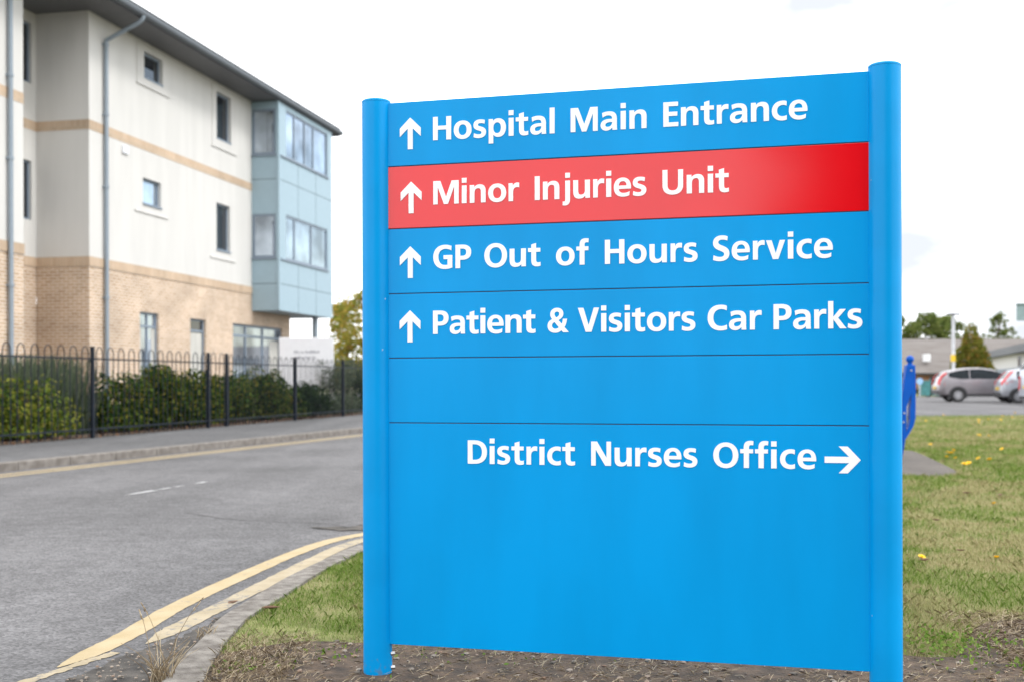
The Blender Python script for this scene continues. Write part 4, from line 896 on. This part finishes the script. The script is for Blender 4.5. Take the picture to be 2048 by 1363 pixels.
car('parked_car', 'silver hatchback with tall red tail lamp parked in front of the mauve car', (21.6, 50.6, 0.0), R(-11), srgb(180, 183, 190), hat_st, 1.68, 1.0, (.66, 3.1), .30, (.62, 1.25, 2.0, 2.6), (.14, .46), (2.0, 2.9), [(.03, .82), (.06, .96), (.15, 1.05), (.34, 1.28), (.48, 1.42), (.56, 1.42), (.46, 1.15), (.46, .98), (.2, .86)])
van_st = [(0, .36, 1.2, .9), (.04, .33, 1.7, .95), (.10, .3, 1.84, .97), (.25, .28, 1.92, .99), (.6, .26, 1.95, 1), (1.6, .25, 1.96, 1), (2.6, .25, 1.94, 1), (3.0, .25, 1.86, .99), (3.4, .25, 1.5, .98), (3.8, .25, 1.15, .97), (4.3, .28, 1.0, .95), (4.6, .34, .85, .9), (4.66, .4, .7, .8)]
car('parked_van', 'pale silver van at the right photo edge beyond the hatchback', (21.05, 46.6, -.12), R(-4), srgb(196, 202, 212), van_st, 1.84, 1.12, (.8, 3.7), .32, (.35, 1.5, 2.6, 3.3), (.03, .12), (2.95, 3.75), [(.01, .75), (.02, 1.3), (.06, 1.3), (.10, .75)], metal=.3)

# ------------------------------------------------------------------ low buildings at the back right
LB = thing('low_building', 'long single storey brick building under a grey brown tiled roof', 'building', (20, 108, -.05), R(0))
b = MB(); b.box(10, 44, 0, 9, -.2, 1.85); b.build('wall', M['redbrick'], LB)
b = MB(); b.add([(9.4, -.55, 1.78), (46, -.55, 1.78), (46, 4.5, 5.15), (9.4, 4.5, 5.15), (46, 9.6, 1.78), (9.4, 9.6, 1.78)], [(0,1,2,3), (3,2,4,5), (0,3,5), (1,4,2), (0,5,4,1)]); b.build('roof', M['tiles'], LB)
b = MB(); b.box(9.4, 46, -.62, -.56, 1.6, 1.8); b.build('gutter', M['trim'] if 'trim' in M else carp['trim'], LB)
for x in (19.6, 24.0, 30.5):
    b = MB(); b.box(x, x+1.1, -.06, .02, .2, 1.45); w_ = b.build('window', M['winframe'], LB); b = MB(); b.box(x+.08, x+1.02, -.075, -.061, .28, 1.37); b.build('pane', M['winglass'], w_)
b = MB(); b.box(19.3, 19.9, .45, .9, 2.9, 3.6); b.build('roof_vent', M['board_white'], LB)
p0, p1 = Vector((44.0, 105.5, 0)), Vector((33.6, 71.5, 0)); dr = (p1-p0).normalized(); ang = math.atan2(dr.y, dr.x)
WB = thing('flat_roofed_wing', 'white walled wing with dark grey fascias beyond the parked cars', 'building', p0, ang)
LN = (p1-p0).length
b = MB(); b.box(0, LN, 0, 8, -.1, 3.0); b.build('wall', M['render'], WB)
b = MB(); b.box(-.5, LN+.4, -.5, 8.4, 3.0, 3.55); b.build('fascia', mat('dark fascia', (0.12, 0.13, 0.15), .6), WB)
b = MB(); b.box(1.5, LN+.02, -.6, -.02, 1.35, 1.9); b.build('canopy', M['winframe'], WB)
for x in (22, 27, 31):
    b = MB(); b.box(x, x+1.6, -.03, .02, 2.0, 2.8); w_ = b.build('window', M['winframe'], WB); b = MB(); b.box(x+.1, x+1.5, -.045, -.031, 2.08, 2.72); b.build('pane', M['winglass'], w_)

# lamp post and its yellow notice
LP = thing('lamp_post', 'tall pale grey lamp column behind the mauve car', 'street lamp', (25.6, 66, 0), 0)
b = MB(); b.lathe([(.13, -.1), (.13, 1.3), (.10, 1.4), (.09, 4.7)], 0, 0, 16); b.build('column', mat('galvanised', (0.5, 0.51, 0.53), .5, .2), LP, smooth=True)
b = MB(); b.tube([(0, 0, 4.7), (0, 0, 4.78)], .05, 8); b.prism([(-.38, 4.78), (.38, 4.78), (.30, 4.86), (-.30, 4.86)], 'y', -.14, .14); b.build('lamp_head', carp['trim'], LP)
b = MB(); b.box(-.14, .14, -.02, .0, -.2, .2); b.box(-.03, .03, .0, .05, -.12, .12)
tag(b.build('notice_plate', mat('yellow notice', (0.75, 0.5, 0.02), .5, var=.1, scale=9)), 'yellow notice plate strapped to the pale lamp column', 'sign').location = (25.53, 65.86, 2.3)
# green grey sign board cut by the right edge
GS = thing('sign_board', 'green grey sign board on posts at the right photo edge above the cars', 'sign', (17.75, 40, 0.0), 0)
b = MB(); b.box(0, 2.2, -.04, .04, 3.08, 3.68); b.build('board', mat('green grey sheet', srgb(125, 145, 145), .5), GS); b = MB(); b.box(-.01, 2.21, -.05, .05, 3.60, 3.69); b.build('header', mat('dark green edge', srgb(88, 108, 104), .5), GS)
for x in (.9, 1.9):
    b = MB(); b.tube([(x, .09, -.1), (x, .09, 3.6)], .045, 10); b.build('post', M['pipe'], GS)
# unseen trees added behind the camera to darken reflections in the sign's glossy rows
for i, (x, y, h_, l_) in enumerate(((-0.2, -15, 9.5, 'unseen broad tree added behind the camera to darken reflections in the blue sign'), (6.6, -14, 10.5, 'taller unseen tree added behind the camera to darken reflections at the right of the sign'))):
    tree('broad_tree', l_, (x, y, 0), h_, 8.0, 'dark', 80+i, 7000, .42, .08, blobs=46)
# small things on the verge beyond the car park
sheet('verge', [(22, 72), (90, 72), (90, 107), (22, 107)], 0.02, M['lawn'])
PS = thing('disc_sign', 'small pale blue disc sign on a short post beyond the car park', 'sign', (24.9, 69.5, 0), 0)
b = MB(); b.tube([(0, -.02, .98), (0, .0, .98)], .2, 20); b.build('disc', mat('pale blue', (0.3, 0.5, 0.75), .4), PS); b = MB(); b.tube([(0, .03, -.1), (0, .03, 1.1)], .04, 8); b.build('post', carp['rim'], PS)
teal = mat('teal plastic', (0.06, 0.22, 0.22), .5, var=.2, scale=4)
for i, (x, c_, l_) in enumerate(((25.55, teal, 'teal wheeled bin nearest the disc sign, beside the mauve car'), (26.2, teal, 'teal wheeled bin closest to the mauve car, beside the blue bin'), (26.85, mat('blue plastic', (0.03, 0.2, 0.5), .5), 'bright blue wheeled bin just behind the mauve car tail'))):
    o = thing('wheeled_bin', l_, 'bin', (x, 70.5, 0), 0, 'bins beyond the car park')
    b = MB(); b.add([(-.24, -.28, .08), (.24, -.28, .08), (.24, .24, .08), (-.24, .24, .08), (-.29, -.36, .95), (.29, -.36, .95), (.29, .34, .95), (-.29, .34, .95)], [(3,2,1,0), (4,5,6,7), (0,1,5,4), (1,2,6,5), (2,3,7,6), (3,0,4,7)]); b.build('body', c_, o, bevel=.02)
    b = MB(); b.box(-.31, .31, -.40, .36, .951, 1.02); b.build('lid', c_, o, bevel=.02)
    for sgn in (-1, 1):
        b = MB(); b.tube([(sgn*.22, .27, .1), (sgn*.28, .27, .1)], .1, 12); b.build('wheel', M['black'], o)
o = thing('low_shrub', 'low dark green shrub at the foot of the brick wall, left of the disc sign', 'bush', (25.5, 76, 0.02))
np_mesh('foliage', leaves(900, lambda n: np.abs(rng.normal(0, 1, (n, 3)))*np.array([.0, .0, .22]) + rng.normal(0, 1, (n, 3))*np.array([1.3, .3, .05]) + np.array([0, 0, .12]), .09, .6), 4, LM['dark'], o)

# trees at the back right
tree('conical_tree', 'conical green and orange tree between the lamp column and the white wing', (33.1, 82, 0), 5.15, 3.3, 'olive', 41, 7000, .12, .08, 'cone', blobs=46)
for i, (x, y, h, cw, k, l_) in enumerate(((50.5, 150, 10.0, 6.6, 'tree', 'round green tree above the tiled roof, nearest the large blue sign'), (53.8, 148, 10.3, 7.0, 'tree', 'green tree above the tiled roof, second from the large blue sign'), (57.6, 150, 10.0, 6.4, 'tree', 'darker green tree directly behind the lamp column'))):
    tree('broad_tree', l_, (x, y, 0), h, cw, k, 50+i, 3600, .24, .12, group='trees above the tiled roof')
tree('slender_tree', 'airy thin leaved tree between the white wing and the green grey sign board', (64.2, 150, 0), 10.6, 4.6, 'tree', 61, 1700, .17, .2, blobs=60)
tree('slender_tree', 'low bushy tree above the roof ridge below the airy tree', (66.0, 152, 0), 7.6, 6.0, 'tree', 62, 1400, .22, .1, blobs=20)

# far off wood along the horizon, reads as one mass
n = 9000; wx = rng.uniform(-75, 40, n); top_ = 3.2 + 2.6*vnoise(wx, wx*0, 9.0, 5) + 1.2*vnoise(wx, wx*0, 2.5, 8)
wp = np.stack([wx, 172 + rng.uniform(-3, 3, n), top_*rng.uniform(0, 1, n)**.8], 1)
tag(np_mesh('distant_wood', leaves(n, lambda k: wp, .42, .7), 4, LM['tree']), kind='stuff')

# ------------------------------------------------------------------ grass, straw, pebbles, flowers
lp = np.array(lawn_poly); sp = soil_poly
def blades(name, n, reg, mfn, m, hmin, hmax, wmin, wmax, lean=.5, z=LZ):
    """reg: function n -> x, y ; mfn: keep probability"""
    x, y = reg(n); keep = inpoly(x, y, lawn_poly) & ~inpoly(x, y, path_poly) & (rng.uniform(size=len(x)) < mfn(x, y))
    x, y = x[keep], y[keep]; k = len(x)
    d = np.sqrt(x*x+y*y); s = np.clip(d/6, .8, 3.2)
    h = rng.uniform(hmin, hmax, k)*np.clip(d/9, 1, 1.6); wd = rng.uniform(wmin, wmax, k)*s
    a = rng.uniform(0, 2*math.pi, k); l_ = rng.uniform(.1, lean, k)*h; ta = rng.uniform(0, 2*math.pi, k)
    b0 = np.stack([x, y, np.full(k, z-.004)], 1); sv = np.stack([np.cos(a)*wd, np.sin(a)*wd, np.zeros(k)], 1)/2
    m1 = b0 + np.stack([np.cos(ta)*l_*.35, np.sin(ta)*l_*.35, h*.62], 1); tp = b0 + np.stack([np.cos(ta)*l_*1.2, np.sin(ta)*l_*1.2, h], 1)
    return tag(np_mesh(name, np.stack([b0-sv, b0+sv, m1+sv*.7, tp, m1-sv*.7], 1), 5, m), kind='stuff')
def wedge(d0, d1, r0, r1, pw=1.0):
    def f(n):
        d = d0*(d1/d0)**(rng.uniform(size=n)**pw); r = rng.uniform(r0, r1, n); return d*r, d
    return f
ins = lambda x, y: inpoly(x, y, sp)
patch = lambda x, y: .65*fbm(x, y, .30, 3) + .35*fbm(x, y, 1.7, 13)
def kg(x, y): return np.where(ins(x, y), .0, np.clip((patch(x, y) - .40)*5, .05, 1))
def kd(x, y): return np.where(ins(x, y), .02, np.clip((.60 - patch(x, y))*4, .10, 1))
right = wedge(3.6, 33, .30, .52); left = lambda n: (rng.uniform(-1.2, -.3, n), rng.uniform(4.1, 7.6, n)); mid = wedge(4.0, 14, -.14, .36); wide = wedge(3.0, 26, .50, .85)
blades('grass', 170000, right, kg, LM['green'], .014, .042, .0012, .0023, .9)
blades('dry_grass', 200000, right, kd, LM['dry'], .012, .038, .0011, .0022, 1.0)
blades('grass', 60000, left, lambda x, y: np.where(ins(x, y), .02, np.clip((fbm(x, y, .35, 9)-.25)*3, .15, 1)), LM['green'], .012, .036, .0014, .0028, .9)
blades('dry_grass', 15000, left, lambda x, y: np.where(ins(x, y), .03, .5), LM['dry'], .010, .03, .0014, .0026, 1.0)
blades('grass', 30000, mid, kg, LM['green'], .018, .045, .0028, .005, .9)
blades('dry_grass', 30000, mid, kd, LM['dry'], .016, .04, .0026, .0048, 1.1)
blades('grass', 30000, wide, kg, LM['green'], .014, .042, .0016, .003, .9)
blades('dry_grass', 30000, wide, kd, LM['dry'], .012, .038, .0016, .003, 1.0)
# straw and thatch lying on the bare soil
def straw(n, reg, l0, l1, w_, up=.35):
    x, y = reg(n); keep = inpoly(x, y, lawn_poly); x, y = x[keep], y[keep]; k = len(x)
    a = rng.uniform(0, 2*math.pi, k); ln = rng.uniform(l0, l1, k); e = rng.uniform(0, up, k); wd = rng.uniform(.6, 1.3, k)*w_
    b0 = np.stack([x, y, LZ+.006+rng.uniform(0, .012, k)], 1); dv = np.stack([np.cos(a)*np.cos(e)*ln, np.sin(a)*np.cos(e)*ln, np.sin(e)*ln], 1)
    sv = np.stack([-np.sin(a)*wd, np.cos(a)*wd, np.zeros(k)], 1); md = b0 + dv*.55 + np.stack([np.zeros(k), np.zeros(k), ln*.08], 1)
    sv2 = sv + np.array([0, 0, .0008])
    return np.stack([b0-sv, b0+sv2, md+sv2, b0+dv, md-sv], 1)
soilreg = lambda n: (rng.uniform(-1.05, 2.6, n), rng.uniform(3.1, 4.75, n))
def sr(n):
    x, y = soilreg(n); k = ins(x, y) & (fbm(x, y, .3, 21) + .25*rng.uniform(size=n) > .52); return x[k], y[k]
def sk(n): return rng.uniform(-1.08, -.75, n), rng.uniform(3.6, 4.4, n)
def s3(n): return rng.uniform(1.75, 2.6, n), rng.uniform(3.9, 4.8, n)
tag(np_mesh('straw_litter', np.concatenate([straw(15000, sr, .01, .055, .0008), straw(1500, sk, .015, .06, .0008, .9), straw(3000, s3, .02, .07, .0009, .6)]), 5, LM['straw']), kind='stuff')
# little green weeds growing through the soil
def weeds(n, cx, cy, sx, sy, h, nm):
    x = rng.normal(cx, sx, n); y = rng.normal(cy, sy, n); c = np.stack([x, y, LZ + .008 + np.abs(rng.normal(0, h, n))], 1)
    q = leaves(n, lambda k: c, .009, .6); return q
W_ = [weeds(420, 1.58, 4.22, .10, .13, .022, ''), weeds(120, 1.75, 4.3, .12, .1, .015, ''), weeds(70, 1.78, 3.9, .05, .05, .01, ''), weeds(60, -.72, 4.1, .14, .1, .006, ''), weeds(50, -.95, 3.95, .05, .06, .008, ''), weeds(40, -.1, 4.1, .3, .1, .006, ''), weeds(60, 2.0, 4.2, .2, .2, .008, '')]
tag(np_mesh('weeds', np.concatenate(W_), 4, LM['green']), kind='stuff')
# pebbles
pb = MB(); rr = random.Random(5); ico = None
bm = bmesh.new(); bmesh.ops.create_icosphere(bm, subdivisions=1, radius=1); iv = [v.co.copy() for v in bm.verts]; iff = [tuple(v.index for v in f.verts) for f in bm.faces]; bm.free()
cnt = 0
while cnt < 1700:
    x, y = rr.uniform(-1.0, 2.3), rr.uniform(3.2, 4.6)
    if not inpoly(np.array([x]), np.array([y]), sp)[0] or not inpoly(np.array([x]), np.array([y]), lawn_poly)[0]: continue
    s = rr.choice((.0025, .003, .004, .004, .005, .006, .008, .012)); a = rr.uniform(0, 6.28); sx, sy, sz = s*rr.uniform(.8, 1.5), s*rr.uniform(.7, 1.1), s*rr.uniform(.4, .7)
    pb.add([(x + v.x*sx*math.cos(a) - v.y*sy*math.sin(a), y + v.x*sx*math.sin(a) + v.y*sy*math.cos(a), LZ+.005+v.z*sz+sz*.4) for v in iv], iff); cnt += 1
tag(pb.build('gravel', LM['pebble'], fix=False), kind='stuff')
# loose grit in the gutter silt
pb = MB(); cnt = 0
while cnt < 260:
    x, y = rr.uniform(-1.6, -1.15), rr.uniform(3.5, 5.0)
    if x > -1.16 - .05*(y-3.7) - .02 or not inpoly(np.array([x]), np.array([y]), silt_poly)[0]: continue
    s = rr.choice((.002, .0025, .003, .004, .006)); pb.add([(x + v.x*s*1.2, y + v.y*s, .010 + v.z*s*.6 + s*.3) for v in iv], iff); cnt += 1
tag(pb.build('grit', LM['pebble'], fix=False), kind='stuff')

# dry weeds by the kerb (two clumps)
def dry_weed(label, x, y, n, h, seed, tall=0):
    o = MB(); r = random.Random(seed)
    for k in range(n):
        a = r.uniform(0, 6.28); hh = h*r.uniform(.2, .55) if k >= tall else h*r.uniform(.85, 1.05); l_ = hh*r.uniform(.4, 1.3) if k >= tall else hh*(.35 + .25*k)
        if k < tall: a = (2.9, 2.2, 1.2)[k % 3]
        p = [(x + r.uniform(-.035, .035), y + r.uniform(-.035, .035), .0)]
        for t in (.25, .5, .75, 1): p.append((p[0][0] + math.cos(a)*l_*t**1.6, p[0][1] + math.sin(a)*l_*t**1.6, hh*(1.25*t - .25*t*t)))
        o.tube(p, [.0015, .0014, .0012, .001, .0006], 4)
        if k < tall:
            q0, q1 = Vector(p[-2]), Vector(p[-1])
            for j in range(7):
                c = q0.lerp(q1, .35 + .1*j) + Vector((r.uniform(-.003, .003), r.uniform(-.003, .003), 0)); d = (q1-q0).normalized()*.006
                o.tube([c-d, c, c+d], [.0006, .0024, .0006], 4)
    return tag(o.build('dry_weed', LM['straw'], fix=False), label, 'weed')
dry_weed('dry straw coloured weed with tall seed heads growing against the kerb', -1.17, 3.80, 50, .26, 1, 3)
dry_weed('small tuft of dry straw weed in the gutter by the second yellow line', -1.2, 4.45, 30, .09, 2)
dry_weed('short pale straw tuft on the soil behind the kerb', -1.0, 4.0, 40, .07, 3)
dry_weed('thin dry stalks curving at the foot of the right sign post', 1.08, 3.33, 7, .16, 4)
# fallen leaves
def dead_leaf(label, x, y, s, rot, z=LZ+.012):
    b = MB(); P = [(-1, 0), (-.6, .35), (-.1, .5), (.4, .38), (1, .0), (.4, -.36), (-.1, -.48), (-.6, -.33)]
    c_, s_ = math.cos(rot), math.sin(rot); vv = [(0, 0, .0)]
    for u, v in P: vv.append((u*s, v*s, s*(.35*abs(v)*1.6 + .18*u*u)))
    b.add([(x + a*c_ - q*s_, y + a*s_ + q*c_, z + d) for a, q, d in vv], [(0, i+1, (i+1) % 8+1) for i in range(8)])
    o = b.build('fallen_leaf', M['brown_leaf'], fix=False); return tag(o, label, 'leaf', 'fallen leaves on the grass')
dead_leaf('curled brown leaf on the green grass patch left of the sign', -1.04, 4.9, .042, .2, LZ+.02)
dead_leaf('brown leaf standing on the concrete kerb edge', -1.21, 4.93, .036, 1.2, .045)
for x, y, s, r_, l_ in ((3.888, 9.73, .05, .3, 'pinkish brown leaf on the lawn, nearest the tarmac path tip'), (4.09, 9.54, .06, 1.1, 'curled dark leaf on the lawn right of the pinkish brown one'), (2.92, 7.85, .04, 2, 'small brown leaf on the lawn beside the right blue post, above mid lawn'), (2.21, 6.1, .04, .4, 'brown leaf lying beside the dandelion nearest the right blue post'), (2.54, 6.45, .03, 0, 'tiny brown leaf in the middle of the right lawn')):
    dead_leaf(l_, x, y, s, r_, LZ+.03)
# dandelions
D = [(11.03, 29.103), (9.322, 25.658), (9.931, 24.325), (10.478, 25.564), (10.89, 25.988), (10.923, 25.528), (12.169, 27.772), (13.68, 30.969), (12.132, 28.208), (7.472, 18.238), (7.803, 18.731), (5.853, 15.951), (6.583, 15.192), (5.156, 13.503), (5.399, 13.952), (5.225, 13.354), (4.964, 12.318), (4.714, 11.93), (5.484, 13.271), (5.49, 14.411), (5.643, 14.632), (5.386, 12.792), (2.156, 6.045), (2.542, 5.973), (3.657, 8.611)]
ym = mat('dandelion yellow', (0.85, 0.55, 0.0), .6, var=.1); proto = None
for i, (x, y) in enumerate(D):
    lab = 'yellow dandelion flower head on the lawn right of the sign'
    if i == 23: lab = 'largest yellow dandelion low on the right lawn'
    if i == 22: lab = 'yellow dandelion beside the right blue post, next to a brown leaf'
    if proto is None:
        proto = thing('dandelion', lab, 'flower', (x, y, LZ), 0, 'dandelions on the lawn')
        b = MB()
        for k in range(16):
            a0 = 2*math.pi*k/16
            for r_, z_ in ((.017, .062), (.011, .067)):
                b.add([(0, 0, .058), (r_*math.cos(a0-.2), r_*math.sin(a0-.2), z_), (r_*1.15*math.cos(a0), r_*1.15*math.sin(a0), z_+.001), (r_*math.cos(a0+.2), r_*math.sin(a0+.2), z_)], [(0, 1, 2, 3)])
        b.build('flower_head', ym, proto, fix=False)
        b = MB(); b.tube([(0, 0, -.01), (.004, 0, .03), (0, 0, .058)], .0015, 5); b.build('stem', LM['green'], proto)
        kids = list(proto.children) or [o for o in C.objects if o.parent == proto]
    else:
        r_ = proto.copy(); C.objects.link(r_); r_.location = (x, y, LZ); r_['label'] = lab
        s = 1.1 if y < 10 else random.uniform(1.5, 2.1); r_.scale = (s, s, s); r_.rotation_euler = (random.uniform(-.5, .2), random.uniform(-.3, .3), random.uniform(0, 6))
        for kdx in kids:
            q = kdx.copy(); C.objects.link(q); q.parent = r_
proto.scale = (2, 2, 2)
# leaf litter along the fence foot
n = 500; u_ = rng.uniform(10, 34, n); v_ = rng.normal(10.75, .12, n)
cc, ss = math.cos(BR), math.sin(BR); P = np.stack([u_*cc - v_*ss, u_*ss + v_*cc, .115 + rng.uniform(0, .02, n)], 1)
tag(np_mesh('leaf_litter', leaves(n, lambda k: P, .03, .7), 4, M['brown_leaf']), kind='stuff')
